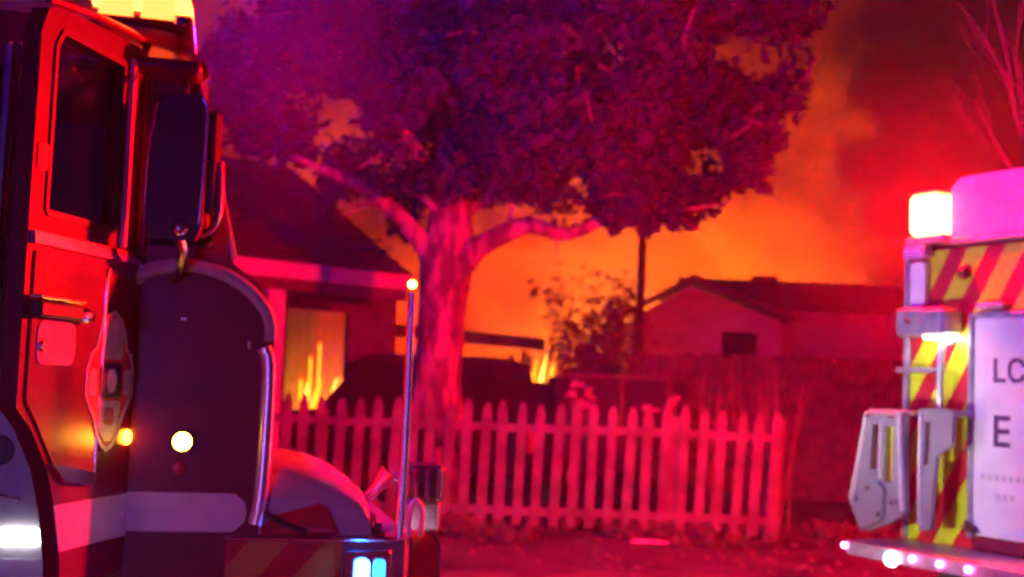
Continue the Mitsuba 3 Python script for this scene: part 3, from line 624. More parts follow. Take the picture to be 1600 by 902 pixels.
TD = 13.6
tp = [at(672, 900, TD) * [1, 1, 0] + [0.0, 0, -0.05], at(680, 700, TD), at(684, 600, TD), at(692, 480, TD), at(700, 395, TD), at(706, 320, TD), at(712, 230, TD + .1), at(722, 100, TD + .2), at(735, -60, TD + .3), at(745, -300, TD + .3)]
tpc = curve(tp, 54)
tr = np.interp(np.linspace(0, 1, len(tpc)), [0, 0.11, 0.22, 0.33, 0.44, 0.55, 0.66, 0.8, 1], [0.40, 0.31, 0.27, 0.265, 0.31, 0.23, 0.19, 0.14, 0.05])
add(tree, 'trunk', rough_tube(tpc, tr, 22, 0.045), MAT['bark'], smooth=True)
limbs = [
    ([(690, 430, 13.6), (655, 375, 13.5), (610, 325, 13.4), (560, 290, 13.3), (505, 265, 13.2), (455, 245, 13.2)], 0.13, 0.025),
    ([(705, 440, 13.55), (742, 392, 13.4), (785, 366, 13.3), (830, 352, 13.2), (880, 366, 13.1), (930, 350, 13.0), (990, 320, 13.0), (1050, 300, 13.0)], 0.15, 0.02),
    ([(708, 350, 13.7), (760, 310, 13.6), (820, 300, 13.5), (880, 280, 13.4), (960, 230, 13.3), (1040, 180, 13.3)], 0.085, 0.02),
    ([(705, 330, 13.6), (670, 270, 13.5), (630, 200, 13.4), (590, 130, 13.3), (540, 40, 13.3)], 0.10, 0.03),
    ([(712, 250, 13.8), (780, 180, 13.8), (870, 90, 13.8), (960, 0, 13.8), (1030, -90, 13.8)], 0.10, 0.03),
    ([(690, 345, 13.5), (668, 315, 13.35), (640, 300, 13.2), (600, 295, 13.1)], 0.04, 0.012),
    ([(785, 366, 13.3), (800, 325, 13.3), (770, 290, 13.2), (790, 250, 13.1)], 0.03, 0.010),
    ([(610, 325, 13.4), (570, 320, 13.35), (535, 318, 13.3)], 0.022, 0.008),
    ([(585, 306, 13.4), (545, 335, 13.35), (530, 336, 13.3)], 0.016, 0.006),
    ([(870, 364, 13.1), (869, 385, 13.1), (868, 400, 13.1)], 0.016, 0.006),
    ([(930, 350, 13.0), (965, 352, 12.95), (1010, 335, 12.9), (1090, 325, 12.9), (1150, 315, 12.9)], 0.02, 0.006),
]
for pts, r0, r1 in limbs:
    c = curve([at(*p) for p in pts], 30)
    add(tree, 'limb', rough_tube(c, np.linspace(r0, r1, len(c)), 12, 0.02, 3), MAT['bark'], smooth=True)


def leaves(centres, size, normals_bias=0.4, seed=1, hang=0.25):
    """Small bent leaf-shaped faces at these points."""
    g = np.random.default_rng(seed)
    n = len(centres)
    d = g.normal(size=(n, 3))
    d[:, 2] -= hang * 2
    d /= np.linalg.norm(d, axis=1, keepdims=True)
    s = np.cross(d, g.normal(size=(n, 3)))
    s /= np.linalg.norm(s, axis=1, keepdims=True)
    nn = np.cross(d, s)
    L = size * np.clip(g.lognormal(-0.12, 0.42, (n, 1)), 0.45, 2.4)
    W = L * g.uniform(0.24, 0.34, (n, 1))
    a = centres - d * L * 0.5
    b = centres + s * W + nn * L * 0.08
    c = centres + d * L * 0.5 - nn * L * 0.05
    e = centres - s * W + nn * L * 0.08
    v = np.stack([a, b, c, e], 1).reshape(-1, 3)
    k = np.arange(n)[:, None] * 4
    return tm(v, np.vstack([k + [0, 1, 2], k + [0, 2, 3]]))


def lobes_points(lobes, per, seed=2, freq=1.5, cut=0.485):
    g = np.random.default_rng(seed)
    out = []
    for px, py, D, r in lobes:
        n = int(per * r ** 2.3)
        u = g.normal(size=(n, 3))
        u /= np.linalg.norm(u, axis=1, keepdims=True)
        p = at(px, py, D) + u * (g.uniform(0, 1, (n, 1)) ** 0.42) * r * (1 + 0.35 * (meshkit.noise(u * 2.2 + [px, py, D]) - 0.5))[:, None]
        out.append(p)
    p = np.vstack(out)
    dens = meshkit.fbm(p * freq, 3, 5)
    return p[dens + g.uniform(-0.05, 0.05, len(p)) > cut]


LOBES = [(560, 110, 13.0, 1.0), (690, 170, 12.6, 0.95), (860, 190, 12.8, 1.05), (1010, 170, 13.2, 0.95), (1100, 230, 13.4, 0.62), (1130, 60, 13.6, 0.8), (950, 40, 13.0, 1.2),
         (760, 20, 13.0, 1.3), (560, -60, 13.5, 1.2), (430, 40, 14.0, 0.8), (640, 80, 14.5, 1.3),  (520, 300, 14.6, 0.26), (575, 300, 14.6, 0.30), (590, 345, 14.6, 0.26), (640, 310, 14.6, 0.24), (515, 340, 14.8, 0.2), (590, 395, 14.8, 0.2), (640, 360, 14.6, 0.16), (540, 270, 14.5, 0.35), (480, 240, 14.6, 0.2), (1070, 295, 13.2, 0.42), (960, 280, 12.9, 0.52), (830, 262, 12.7, 0.6),
         (745, 240, 13.7, 0.62), (600, 215, 13.0, 0.6), (530, 195, 12.8, 0.52), (1190, -10, 14.0, 0.85), (800, -250, 13.5, 2.0), (1050, -200, 13.8, 1.5), (560, -250, 13.6, 1.6),
         (1120, 300, 13.0, 0.30), (1155, 285, 13.0, 0.26), (400, 130, 14.2, 0.42), (430, 200, 14.2, 0.42), (360, 90, 14.2, 0.55), (370, 190, 14.4, 0.36), (400, 225, 14.5, 0.26), (455, 215, 13.9, 0.3), (340, 150, 14.4, 0.36), (1020, 320, 12.9, 0.26), (890, 320, 12.9, 0.25), (1170, 200, 13.5, 0.35), (1200, 120, 13.6, 0.5),
         (1010, 345, 12.9, 0.16), (1060, 335, 12.9, 0.18), (1105, 335, 12.9, 0.2), (1150, 325, 12.9, 0.17), (1185, 300, 12.9, 0.16), (1180, 255, 13.0, 0.22), (960, 345, 12.9, 0.14), (1205, 215, 13.2, 0.2), (1235, 160, 13.4, 0.24), (880, 345, 12.8, 0.14), (720, 130, 14.8, 1.2), (800, 60, 14.9, 1.3)]
pts = lobes_points(LOBES, 6000)
add(tree, 'crown', leaves(pts, 0.125, seed=11), MAT['leaf'])
thin_twigs = []
for k in range(420):
    p = pts[rng.integers(len(pts))]
    d = rng.normal(size=3) * [1, 1, 0.7]
    d = d / np.linalg.norm(d) * rng.uniform(0.25, 0.6)
    thin_twigs.append(tube([p - d * 0.5, p + rng.normal(size=3) * 0.03, p + d * 0.5], [0.009, 0.007, 0.003], 4, False))
add(tree, 'twigs', cat(thin_twigs), MAT['twig'])
labels[f'{tree}__twigs'] = {'kind': 'stuff'}

# ================================================================== LEFT HOUSE
HF = frame((-1.4, 16.8, 0.0), 42.6)
hs = thing('house', 'low dark-roofed house on the left with a pink-lit fascia and porch post', 'house')
roofm = hull([(x, y, z) for x in (-9.0, 0.0) for y, z in ((0, 2.84), (0, 2.90), (3.2, 4.72), (3.2, 4.66))])
rf = add(hs, 'roof', roofm, MAT['roof_shingle'], HF)
add(rf, 'roof_back', hull([(x, y, z) for x in (-9.0, 0.0) for y, z in ((3.2, 4.66), (3.2, 4.72), (6.6, 2.90), (6.6, 2.84))]), MAT['roof_shingle'], HF)
for k in range(11):
    t0, t1 = k / 11, (k + 1.0) / 11
    y0, y1 = 3.2 * t0 - 0.02, 3.2 * t1
    z0, z1 = 2.90 + 1.82 * t0, 2.90 + 1.82 * t1
    add(rf, 'shingle_course', hull([(x, y, z) for x in (-8.98, 0.02) for y, z in ((y0, z0 + 0.004), (y0, z0 + 0.034), (y1, z1 + 0.012), (y1, z1 + 0.004))]), MAT['roof_shingle'], HF)
add(hs, 'fascia', box(-9.0, 0.03, -0.035, -0.002, 2.72, 2.90, 0.006), MAT['white_trim'], HF, label='pink-lit fascia board along the eave')
add(hs, 'soffit', box(-8.95, -0.02, 0.0, 1.6, 2.70, 2.72), MAT['siding'], HF)
add(hs, 'post', box(-2.15, -1.90, 0.05, 0.25, 0.0, 2.70, 0.015), MAT['white_trim'], HF, label='square porch post')
add(hs, 'post', box(-5.15, -4.93, 0.05, 0.25, 0.0, 2.70, 0.015), MAT['white_trim'], HF)
add(hs, 'wall', cat([box(-9.0, -0.95, 1.5, 1.62, 0, 2.70), box(0.10, 0.95, 1.5, 1.62, 0, 2.70), box(-0.949, 0.099, 1.5, 1.62, 2.42, 2.70)]), MAT['brick_wall'], HF)
add(hs, 'wall', box(-9.0, -0.9, 6.3, 6.42, 0, 2.80), MAT['brick_wall'], HF)
add(hs, 'wall', prism([(1.62, 0), (6.3, 0), (6.3, 2.78), (3.2, 4.55), (1.62, 3.6)], -0.05, 0.05), MAT['brick_wall'], HF @ np.array([[0, 1, 0, -1.0], [1, 0, 0, 0], [0, 0, 1, 0], [0, 0, 0, 1.0]]))
add(hs, 'porch_beam', box(-8.9, 0.0, 0.04, 0.20, 2.55, 2.699, 0.01), MAT['brick_wall'], HF)

# ================================================================== RIGHT HOUSE
h2 = thing('house', 'pale gabled house on the right in front of the fire with a small dark window', 'house')
wallw = Polygon([(2.72, 0), (6.02, 0), (6.02, 3.10), (4.0, 3.83), (2.72, 3.05)])
wallw = wallw.difference(sbox(4.72, 2.20, 5.55, 2.84))
gw = add(h2, 'gable_wall', prism(wallw, 27.70, 27.85), MAT['siding'])
for k in range(18):
    z = 0.15 + k * 0.21
    strip = wallw.intersection(sbox(2.7, z, 6.1, z + 0.215))
    for g in getattr(strip, 'geoms', [strip]):
        if g.is_empty or g.area < 0.02:
            continue
        m = prism(g, 27.672, 27.699)
        v = m.vertices.copy()
        v[:, 1] = np.where(v[:, 1] < 27.68, 27.668 + 0.02 * (v[:, 2] - z) / 0.215, v[:, 1])
        m.vertices = v
        add(gw, 'siding_board', m, MAT['siding'])
wn_ = add(h2, 'window', box(4.73, 5.54, 27.74, 27.76, 2.21, 2.83), MAT['dark_glass'])
add(wn_, 'window_frame', prism(sbox(4.66, 2.14, 5.61, 2.90).difference(sbox(4.74, 2.22, 5.53, 2.82)), 27.63, 27.73), MAT['siding'])


def slab(a, b, y0, y1, t=0.10):
    return hull([(x, y, z + o) for y in (y0, y1) for (x, z) in (a, b) for o in (0, t)])


wr = add(h2, 'gable_roof', slab((2.45, 3.02), (4.0, 3.93), 27.25, 34.0), MAT['roof_shingle'])
add(wr, 'roof_slope', slab((4.0, 3.93), (6.30, 3.10), 27.25, 34.0), MAT['roof_shingle'])
add(wr, 'rake_board', cat([hull([(x, y, z + o) for y in (27.20, 27.249) for (x, z) in ((2.45, 2.98), (4.0, 3.89)) for o in (0, 0.16)]), hull([(x, y, z + o) for y in (27.20, 27.249) for (x, z) in ((4.005, 3.89), (6.30, 3.06)) for o in (0, 0.16)])]), MAT['brick_wall'])
mr = add(h2, 'main_roof', hull([(x, y, z) for x0, x1 in ((4.6, 15.0),) for x in (x0, x1) for y, z in ((30.9, 3.48), (30.9, 3.56), (34.0, 4.58), (34.0, 4.50))]), MAT['roof_shingle'])
add(mr, 'roof_back', hull([(x, y, z) for x in (4.6, 15.0) for y, z in ((34.0, 4.58), (34.0, 4.50), (37.5, 3.4), (37.5, 3.48))]), MAT['roof_shingle'])
add(mr, 'roof_vent', fix(hull([(x, y, z) for x, z in ((6.55, 4.5), (7.35, 4.5), (7.25, 4.70), (6.65, 4.70)) for y in (33.8, 34.2)])), MAT['roof_shingle'])
add(h2, 'gutter', cat([box(6.45, 15.0, 30.80, 30.895, 3.42, 3.53, 0.01)]), MAT['white_trim'], label='pale gutter along the eave')
add(h2, 'main_wall', box(5.2, 14.8, 31.4, 31.6, 0, 3.6), MAT['stucco'], label='bright pink-lit side wall')
add(h2, 'main_wall', box(5.2, 14.8, 37.0, 37.2, 0, 3.45), MAT['stucco'])
add(h2, 'side_wall', box(6.02, 6.14, 27.86, 31.39, 0, 3.05), MAT['siding'])
add(h2, 'side_wall', box(2.72, 2.84, 27.86, 36.9, 0, 3.02), MAT['siding'])

# ================================================================== BOARD FENCES ON THE RIGHT
bf = thing('board_fence', 'tall dark wooden board fence in front of the right house', 'fence')
x = 1.75
while x < 9.5:
    w = 0.14
    m = box(x, x + w - 0.012, 18.40, 18.425, 0.02, 2.0 + rng.uniform(-0.025, 0.025) + (x - 1.8) * 0.02, 0.004)
    v = m.vertices.copy()
    v[:, 0] += (v[:, 2] - 1) * rng.normal(0.01, 0.004)
    v[:, 1] += rng.normal(0, 0.004)
    m.vertices = v
    add(bf, 'board', m, MAT['old_boards'])
    x += w
for z in (0.4, 1.6):
    add(bf, 'rail', box(1.7, 9.5, 18.44, 18.50, z, z + 0.09), MAT['old_boards'])
sf = thing('board_fence', 'plank fence lit orange by flames behind the porch of the left house', 'fence')
x = -5.2
while x < -2.3:
    m = box(x, x + 0.145, 23.4, 23.425, 0.02, 2.9 + rng.uniform(-0.06, 0.06), 0.003)
    v = m.vertices.copy()
    v[:, 1] += rng.normal(0, 0.008)
    m.vertices = v
    add(sf, 'board', m, MAT['siding'])
    x += 0.162
add(sf, 'rail', box(-5.2, -2.3, 23.43, 23.49, 2.4, 2.5), MAT['siding'])
lf = thing('board_fence', 'low weathered plank fence right of the picket fence', 'fence')
x = 3.72
while x < 9.0:
    w = 0.17
    m = box(x, x + w - 0.012, 17.30, 17.33, 0.02, 1.15 + rng.uniform(-0.02, 0.02), 0.004)
    v = m.vertices.copy()
    v[:, 1] += rng.normal(0, 0.006)
    m.vertices = v
    add(lf, 'board', m, MAT['old_boards'])
    x += w
add(lf, 'rail', box(3.7, 9.0, 17.34, 17.40, 0.85, 0.94), MAT['old_boards'])
add(lf, 'rail', box(3.7, 9.0, 17.34, 17.40, 0.2, 0.29), MAT['old_boards'])

# ================================================================== VEHICLES AND CARPORT IN THE YARD


def car(name, label, cat_, o, deg, length, width, height, style, mat):
    F = frame(o, deg)
    t = thing(name, label, cat_)
    L, Wd, h = length / 2, width / 2, height
    if style == 'suv':
        body = [(-L, 0.35), (-L, 0.95), (-L + 0.05, 1.02), (L * 0.45, 1.05), (L - 0.12, 0.95), (L, 0.80), (L, 0.35)]
        top = [(-L + 0.03, 1.0), (-L + 0.20, h - 0.08), (-L + 0.42, h), (0.15, h), (0.35, h - 0.05), (L * 0.50, 1.03)]
    else:
        body = [(-L, 0.32), (-L, 0.85), (-L + 0.1, 0.95), (L * 0.5, 0.97), (L - 0.15, 0.82), (L, 0.68), (L, 0.32)]
        top = [(-L + 0.35, 0.94), (-L + 0.95, h - 0.05), (-L + 1.2, h), (-0.05, h), (0.2, h - 0.06), (L * 0.52, 0.955)]
    add(t, 'body', prism(round_poly(body, 0.05), -Wd, Wd), MAT[mat], F, smooth=30)
    tp_ = np.array(top)
    cab_ = hull([(px_, s * (Wd - 0.04 - 0.16 * (pz - 0.95) / (h - 0.95)), pz) for px_, pz in tp_ for s in (-1, 1)])
    add(t, 'cabin', cab_, MAT[mat], F, smooth=20)
    for s in (-1, 1):
        yy = lambda z: s * (Wd - 0.035 - 0.16 * (z - 0.95) / (h - 0.95))
        za, zb = 1.08, h - 0.12
        for xa, xb, xc, xd in (((tp_[0, 0] + 0.18), -0.35, -0.35, tp_[1, 0] + 0.22), (-0.27, tp_[5, 0] - 0.22, tp_[4, 0] - 0.06, -0.27)):
            pts_ = [(xa, yy(za) * 1.004, za), (xb, yy(za) * 1.004, za), (xc, yy(zb) * 1.004, zb), (xd, yy(zb) * 1.004, zb)]
            pin = [(a, b - s * 0.02, c) for a, b, c in pts_]
            add(t, 'window', hull(pts_ + pin), MAT['dark_glass'], F)
        for xw in (-L * 0.60, L * 0.62):
            w_ = add(t, 'wheel', lathe([(0.18, 0), (0.30, 0.03), (0.33, 0.2), (0.33, 0.85), (0.30, 1), (0.18, 1)], (xw, s * (Wd - 0.2), 0.33), (xw, s * (Wd + 0.02), 0.33), 24), MAT['rubber'], F, smooth=40)
            add(w_, 'rim', lathe([(0, 0.5), (0.18, 0.6), (0.19, 0.9), (0.05, 0.95), (0, 0.95)], (xw, s * (Wd - 0.2), 0.33), (xw, s * (Wd + 0.02), 0.33), 16), MAT['aluminium'], F)
        add(t, 'headlight', box(L - 0.10, L + 0.005, s * Wd * 0.72 - 0.16, s * Wd * 0.72 + 0.16, 0.62, 0.74, 0.02), MAT['lens'], F)
        add(t, 'tail_light', box(-L - 0.005, -L + 0.06, s * Wd * 0.86 - 0.08, s * Wd * 0.86 + 0.08, 0.62, 0.92, 0.02), MAT['red_tape'], F)
    return t


car('parked_car', 'dark sport utility vehicle behind the tree trunk', 'car', (-1.55, 18.0, 0.0), 168, 3.9, 1.75, 1.84, 'suv', 'dark_car')
car('parked_car', 'dark car between the tree trunk and the bush, under the carport roof', 'car', (0.75, 17.6, 0.0), 60, 4.3, 1.75, 1.52, 'sedan', 'plum_car')
pc = car('patrol_car', 'dark patrol car with blue roof lights standing behind the viewer', 'car', (-2.2, -6.5, 0.0), 95, 4.7, 1.85, 1.5, 'sedan', 'dark_car')
PF = frame((-2.2, -6.5, 0.0), 95)
pb_ = add(pc, 'lightbar', box(-0.38, -0.10, -0.6, 0.6, 1.505, 1.53), MAT['dark_trim'], PF)
for k in range(4):
    add(pb_, 'lens', box(-0.37, -0.11, -0.58 + k * 0.295, -0.58 + k * 0.295 + 0.27, 1.532, 1.64, 0.02), MAT['lens'], PF, emit=PATROL_RED if k == 0 else PATROL_BLUE)
for s_ in (-1, 1):
    o_ = (PF @ np.array([2.40, s_ * 0.66, 0.68, 1]))[:3]
    scene['patrol_beam_%d' % (s_ + 1)] = {'type': 'spot', 'sampling_weight': 4.0, 'intensity': rgb(*[c * K for c in PATROL_BEAM]), 'cutoff_angle': 12.0, 'beam_width': 6.0, 'to_world': T().look_at(origin=o_.tolist(), target=[-1.5, 5.0, 0.75], up=[0, 0, 1])}
tl = thing('utility_trailer', 'dark box trailer with a thin top rail parked in front of the bush', 'trailer')
TF = frame((1.55, 15.8, 0.0), 2)
add(tl, 'box', box(-0.95, 0.75, 0.0, 1.6, 0.55, 1.60, 0.02), MAT['plum_car'], TF)
add(tl, 'top_rail', box(-0.97, 0.50, -0.03, 0.03, 1.604, 1.645, 0.006), MAT['tin'], TF)
for xx in (-0.7, -0.1, 0.5):
    add(tl, 'stake', box(xx - 0.03, xx + 0.03, -0.03, -0.002, 0.56, 1.60, 0.004), MAT['dark_trim'], TF)
for yy in (-0.12, 1.6):
    add(tl, 'wheel', lathe([(0.1, 0), (0.30, 0.05), (0.33, 0.3), (0.33, 0.7), (0.30, 0.95), (0.1, 1)], (-0.1, yy, 0.33), (-0.1, yy + 0.12, 0.33), 20), MAT['rubber'], TF)
add(tl, 'drawbar', tube([(0.75, 0.8, 0.55), (1.6, 0.8, 0.5)], 0.04, 6), MAT['dark_trim'], TF)
cp = thing('carport', 'flat-roofed open carport against the orange glow', 'carport')
cr_ = add(cp, 'roof', hull([(x, y, z) for (x, z) in ((-3.2, 2.36), (0.68, 2.14)) for y in (24.0, 28.0) for z in (z, z + 0.20)]), MAT['tin'])
for x, y in ((0.28, 24.1), (0.45, 27.8), (-3.1, 24.1), (-3.1, 27.8), (0.05, 27.8)):
    add(cp, 'post', box(x - 0.05, x + 0.05, y - 0.05, y + 0.05, 0, 2.13), MAT['pole_wood'])
up_ = thing('utility_pole', 'bare wooden utility pole between bush and right house', 'utility pole')
add(up_, 'pole', tube([at(998, 560, 26) * [1, 1, 0], at(1000, 480, 26), at(1006, 330, 26), at(1012, 100, 26)], [0.10, 0.095, 0.085, 0.075], 12), MAT['pole_wood'], smooth=40)
ptop = at(1012, 120, 26)
add(up_, 'crossarm', box(ptop[0] - 1.1, ptop[0] + 1.1, 25.82, 25.9, ptop[2] - 0.06, ptop[2] + 0.06), MAT['pole_wood'])
for dx in (-0.95, -0.45, 0.45, 0.95):
    add(up_, 'insulator', lathe([(0, 0), (0.04, 0.1), (0.05, 0.5), (0.02, 1), (0, 1)], (ptop[0] + dx, 25.86, ptop[2] + 0.06), (ptop[0] + dx, 25.86, ptop[2] + 0.2), 10), MAT['white_trim'])

# ================================================================== SMALLER PLANTS


def stems(base, n, h, spread, r, seed, branch=2, z0=0.0):
    g = np.random.default_rng(seed)
    ms, tips = [], []
    for k in range(n):
        b = np.array(base) + [g.normal(0, 0.12), g.normal(0, 0.1), z0]
        d = np.array([g.normal(0, spread), g.normal(0, spread * 0.6), 1.0])
        hh = h * g.uniform(0.55, 1.0)
        p1 = b + d * hh * 0.5 + g.normal(0, 0.05, 3)
        p2 = b + d * hh + [g.normal(0, 0.08), g.normal(0, 0.08), 0]
        c = curve([b, p1, p2], 8)
        ms.append(tube(c, np.linspace(r, r * 0.3, len(c)), 5, False))
        for j in range(branch):
            t = g.integers(3, len(c) - 1)
            e = c[t] + np.array([g.normal(0, 0.2), g.normal(0, 0.15), g.uniform(0.1, 0.35)]) * h * 0.35
            ms.append(tube([c[t], (c[t] + e) / 2 + g.normal(0, 0.02, 3), e], [r * 0.5, r * 0.4, r * 0.15], 4, False))
            tips.append(e)
        tips += list(c[3:])
    return cat(ms), np.array(tips)


bsh = thing('bush', 'tall loose bush silhouetted against the flames beside the right house', 'bush')
bb = at(925, 570, 20.5)
m1, tips = stems((bb[0], 20.5, 0), 46, 3.3, 0.15, 0.022, 21, 4)
add(bsh, 'stems', m1, MAT['twig'])
g = np.random.default_rng(5)
lp = tips[g.integers(len(tips), size=2700)] + g.normal(0, 0.10, (2700, 3))
lp = lp[(lp[:, 2] < 3.5)]
add(bsh, 'foliage', leaves(lp, 0.11, seed=8, hang=0.0), MAT['leaf_dry'])
tw = thing('bush', 'bare red-lit stems rising behind the right end of the picket fence', 'bush')
for k, (px, n, h, sd) in enumerate(((1125, 4, 2.0, 31), (1150, 8, 2.05, 32), (1180, 6, 1.8, 33), (1215, 4, 2.0, 34))):
    b = at(px, 700, 13.5)
    m1, _ = stems((b[0], 13.5, 0), n, h, 0.07, 0.011, sd, 3)
    add(tw, 'stems', m1, MAT['twig'])
for k, (px, py, lab, spots) in enumerate(((905, 625, 'small flowering plant with pink heads over the middle of the fence', [(893, 615), (905, 628), (920, 612), (900, 600), (912, 632), (925, 620)]),
                                          (1050, 632, 'small pale flowering plant left of the bare stems', [(1050, 628), (1056, 622), (1045, 640), (1018, 640), (1008, 636)]))):
    fp = thing('flower_plant', lab, 'plant')
    b = at(px, 700, 13.3)
    ms = []
    fm = []
    for j, (fx_, fy_) in enumerate(spots):
        t_ = at(fx_, fy_, 13.3)
        ms.append(tube(curve([(b[0] + 0.03 * j - 0.08, 13.3, 0), (b[0] + (t_[0] - b[0]) * 0.6, 13.3, t_[2] * 0.6), t_], 8), 0.006, 5, False))
        cpt = t_ + np.random.default_rng(j).normal(0, 0.018, (18, 3))
        fm.append(leaves(cpt, 0.05, seed=j, hang=0))
    add(fp, 'stems', cat(ms), MAT['twig'])
    for m_ in fm:
        add(fp, 'flower_head', m_, MAT['flower'])


def bare_tree(base, h, seed):
    g = np.random.default_rng(seed)
    ms = []

    def grow(p, d, L, r, depth):
        e = p + d * L
        mid = (p + e) / 2 + g.normal(0, L * 0.05, 3)
        c = curve([p, mid, e], 6)
        ms.append(tube(c, np.linspace(r, r * 0.62, len(c)), 6, False))
        if depth == 0:
            return
        for k in range(3 if depth > 1 else 2):
            t = c[-1] if k == 0 else c[g.integers(2, len(c))]
            nd = d + g.normal(0, 0.42, 3)
            nd[2] = abs(nd[2]) * 0.8 + 0.25
            nd /= np.linalg.norm(nd)
            grow(t, nd, L * g.uniform(0.6, 0.8), r * (0.62 if k == 0 else 0.45), depth - 1)
    grow(np.array(base, float), np.array([0.03, 0, 1.0]), h * 0.36, h * 0.019, 5)
    return cat(ms)


bt = thing('bare_tree', 'leafless tree rising behind the right fire engine', 'tree')
b = at(1592, 500, 17.5)
add(bt, 'trunk', tube([(b[0], 17.5, 0), (b[0] - 0.02, 17.5, 2.0)], [0.14, 0.09], 10), MAT['bark'], smooth=True)
add(bt, 'branches', bare_tree((b[0] - 0.02, 17.5, 1.9), 5.4, 4), MAT['pale_bark'])
pp = at(1015, 848, 11.9)
single('paper', fix(hull([(-0.19, -0.05, 0.03), (0.17, -0.07, 0.035), (0.2, 0.06, 0.04), (-0.15, 0.08, 0.05), (0.02, 0.0, 0.065)]).apply_translation((pp[0], pp[1], 0.0))), MAT['paper'],
       'crumpled scrap of white paper on the ground before the fence', 'paper')
# pebbles, clods and tufts at the foot of the fence
g = np.random.default_rng(9)
peb = []
for k in range(500):
    s = trimesh.creation.icosphere(0, g.uniform(0.01, 0.035))
    s.vertices *= g.uniform(0.6, 1.3, 3)
    s.apply_translation((g.uniform(-3, 5.5), g.uniform(10.2, 13.4), 0.005))
    peb.append(s)
k_ = add(None, 'pebbles', cat(peb), MAT['old_boards'])
stuff(k_, 'loose pebbles and clods scattered before the picket fence')
gp = np.stack([g.uniform(-3, 5.5, 9000), g.normal(12.6, 0.35, 9000), np.zeros(9000)], 1)
gp = gp[meshkit.fbm(gp * 1.7, 3) > 0.5]
gp[:, 2] = g.uniform(0.02, 0.12, len(gp))
k_ = add(None, 'weeds', leaves(gp, 0.10, seed=3, hang=-1.2), MAT['leaf_dry'])
stuff(k_, 'low weeds along the foot of the picket fence')

# ================================================================== FIRE AND SMOKE


def tongue(h, r, seed, lean=0.1):
    g = np.random.default_rng(seed)
    zz = np.linspace(0, 1, 12)
    prof = np.sin(np.clip(zz * 0.9 + 0.12, 0, 1) * np.pi) ** 0.8 * (1 - zz * 0.5)
    c = np.stack([np.cumsum(g.normal(0, 0.05, 12)) * r + lean * zz ** 2 * h, np.cumsum(g.normal(0, 0.04, 12)) * r, zz * h], 1)
    return tube(c, np.maximum(prof * r, 0.01), 9)


def fire(label, spots, group=None, near=False, core=()):
    t = thing('flames', label, 'fire', group)
    for k, (x, y, h, r, hot) in enumerate(spots):
        m = tongue(h, r, k * 7 + int(abs(x) * 10))
        m.apply_translation((x, y, 0.0))
        add(t, 'tongue', m, MAT['flame'], smooth=True, emit=((FLAME_BUSH_HOT if hot else FLAME_BUSH) if near == 2 else (FLAME_NEAR_HOT if hot else FLAME_NEAR) if near else (FIRE_LOW if hot else FIRE_HIGH)))
    for k, (x, y, h, r) in enumerate(core):
        m = tongue(h, r, 90 + k)
        m.apply_translation((x, y, 0.0))
        add(t, 'tongue', m, MAT['flame'], smooth=True, emit=FIRE_CORE)
    return t


g = np.random.default_rng(3)
fire('main body of flames burning behind the right house', [(5.2 + g.uniform(0.0, 3.2), g.uniform(40.0, 42.5), g.uniform(3.0, 4.6), g.uniform(0.6, 1.0), k % 3 == 0) for k in range(10)], core=[(5.0, 43.8, 5.0, 0.6), (6.2, 43.9, 4.8, 0.6)])
fire('flames licking up behind the bush', [(at(955 + k * 5, 560, 34)[0], 34.0 + 0.3 * k, 2.3 + 0.6 * (k % 3), 0.16, k % 2 == 0) for k in (0, 2, 3, 5, 7, 8)], near=2)
fire('low flames behind the carport posts', [(at(828 + k * 14, 560, 36)[0], 36.0 + 0.2 * k, 2.3 + 0.15 * k, 0.14, k % 2 == 1) for k in range(3)], near=True)
a_, b_ = at(462, 600, 22.5), at(548, 600, 22.5)
g2 = np.random.default_rng(12)
fire('flames behind the porch of the left house', [(a_[0] + (b_[0] - a_[0]) * (k + g2.uniform(0, 1)) / 22, 22.4 + 0.4 * g2.uniform(), g2.uniform(1.05, 1.5), g2.uniform(0.09, 0.15), k < 4 or k % 4 == 0) for k in range(22)], near=True)
fire('distant flames low behind the tree and left house', [(at(430 + k * 55, 560, 42)[0], 42.0, 2.6, 0.45, False) for k in range(5)])

# smoke: one lit cloud of real density
X0, X1, Y0, Y1, Z0, Z1 = -20.0, 16.0, 44.0, 62.0, 0.3, 25.0
NX, NY, NZ = 120, 56, 88
zz, yy, xx = np.meshgrid(np.linspace(Z0, Z1, NZ), np.linspace(Y0, Y1, NY), np.linspace(X0, X1, NX), indexing='ij')
P = np.stack([xx, yy, zz], -1)
warp = (meshkit.noise(P * 0.2, 21)[..., None] - 0.5) * 4
billow = 1 - np.abs(2 * meshkit.noise((P + warp) * 0.22, 3) - 1) * 0.6 - np.abs(2 * meshkit.noise((P + warp) * 0.5, 5) - 1) * 0.4
small = meshkit.fbm(P * 0.7, 4, 8)
right = 11.9 - 0.17 * np.maximum(zz - 9, 0) - 1.2 * np.exp(-((zz - 2) / 3.0) ** 2)
side_ = (right - xx) / 1.3
front = (yy - 47.5) / 1.6
dens = np.minimum(np.minimum(side_, 3), front) + (billow - 0.5) * 4.2 + (small - 0.5) * 2.2
dens = np.clip(dens * 0.9, 0, 1) * (0.3 + 1.1 * small)
edge = np.minimum(np.minimum((xx - X0) / 2, (X1 - xx) / 1.0), np.minimum(np.minimum((yy - Y0) / 1.0, (Y1 - yy) / 2), (Z1 - zz) / 3))
dens = (dens * np.clip(edge, 0, 1)).astype(np.float32)
bw = T().translate([X0, Y0, Z0]).scale([X1 - X0, Y1 - Y0, Z1 - Z0])
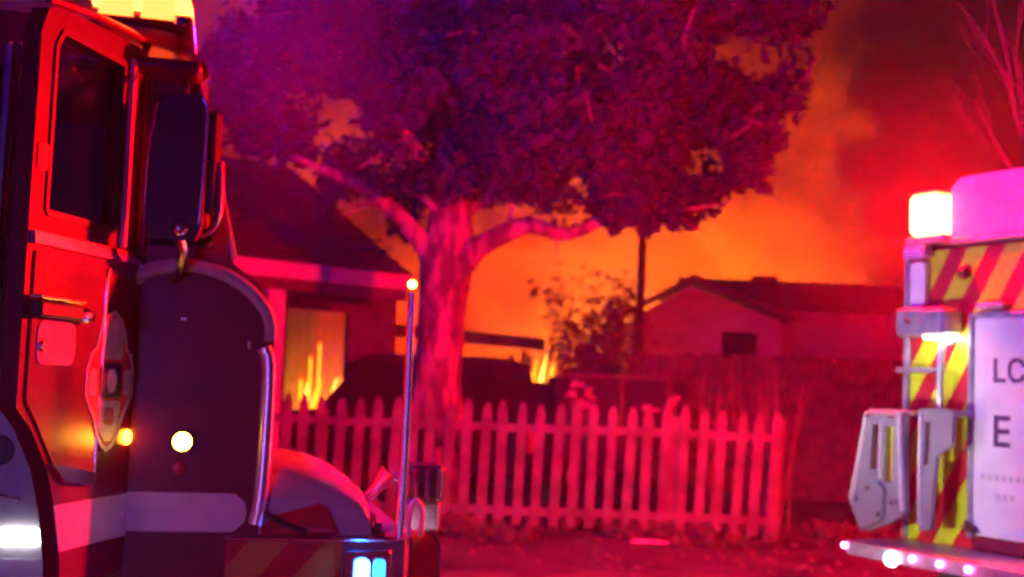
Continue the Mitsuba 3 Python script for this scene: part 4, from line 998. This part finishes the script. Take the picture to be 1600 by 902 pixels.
scene['smoke_air'] = {'type': 'heterogeneous', 'albedo': rgb(0.9, 0.66, 0.3), 'scale': 0.8,
                      'sigma_t': {'type': 'gridvolume', 'grid': mi.VolumeGrid(np.ascontiguousarray(dens[..., None])), 'to_world': bw, 'filter_type': 'trilinear'}}
scene['smoke'] = {'type': 'cube', 'to_world': T().translate([(X0 + X1) / 2, (Y0 + Y1) / 2, (Z0 + Z1) / 2]).scale([(X1 - X0) / 2, (Y1 - Y0) / 2, (Z1 - Z0) / 2]),
                  'bsdf': {'type': 'null'}, 'interior': {'type': 'ref', 'id': 'smoke_air'}, 'exterior': {'type': 'ref', 'id': 'haze_air'}}
stuff('smoke', 'billowing smoke lit orange by the fire behind the houses')


def smoke_patch(name, label, lo, hi, centre, radius, scale, seed):
    n = 40
    zz, yy, xx = np.meshgrid(*[np.linspace(lo[i], hi[i], n) for i in (2, 1, 0)], indexing='ij')
    P = np.stack([xx, yy, zz], -1)
    d = np.linalg.norm((P - centre) / radius, axis=-1) + (meshkit.fbm(P * 0.7, 3, seed) - 0.5) * 0.7
    lo, hi = list(lo), list(hi)
    e = (1.28 - np.linalg.norm((P - centre) / radius, axis=-1)) * 3
    dens = (np.clip(1.0 - d, 0, 1) ** 1.2 * np.clip(e, 0, 1)).astype(np.float32)
    scene[name + '_air'] = {'type': 'heterogeneous', 'albedo': rgb(0.9, 0.3, 0.55), 'scale': scale,
                            'sigma_t': {'type': 'gridvolume', 'grid': mi.VolumeGrid(np.ascontiguousarray(dens[..., None])), 'to_world': T().translate(list(lo)).scale([b - a for a, b in zip(lo, hi)]), 'filter_type': 'trilinear'}}
    shell = trimesh.creation.icosphere(3, 1.0)
    shell.vertices = shell.vertices * radius * 1.3 + centre
    scene[name] = {**mikit.ply(shell, {'type': 'null'}), 'interior': {'type': 'ref', 'id': name + '_air'}, 'exterior': {'type': 'ref', 'id': 'haze_air'}}
    stuff(name, label)


smoke_patch('smoke_001', 'thin smoke lit red by the beacon of the right engine', (0.3, 6.3, 0.4), (6.7, 11.7, 6.4), (3.0, 8.8, 2.8), (1.65, 1.85, 1.5), 0.048, 4)
smoke_patch('smoke_002', 'thin smoke lit crimson by the roof lightbar of the left engine', (-4.6, 7.1, 1.6), (0.8, 11.7, 6.4), (-1.9, 9.4, 4.0), (1.35, 1.7, 1.8), 0.11, 6)
scene['haze'] = {'type': 'cube', 'to_world': T().translate([0, 25.0, 12.25]).scale([44.0, 41.0, 13.75]), 'bsdf': {'type': 'null'}, 'interior': {'type': 'ref', 'id': 'haze_air'}}
stuff('haze', 'thin smoky night air over the whole street')
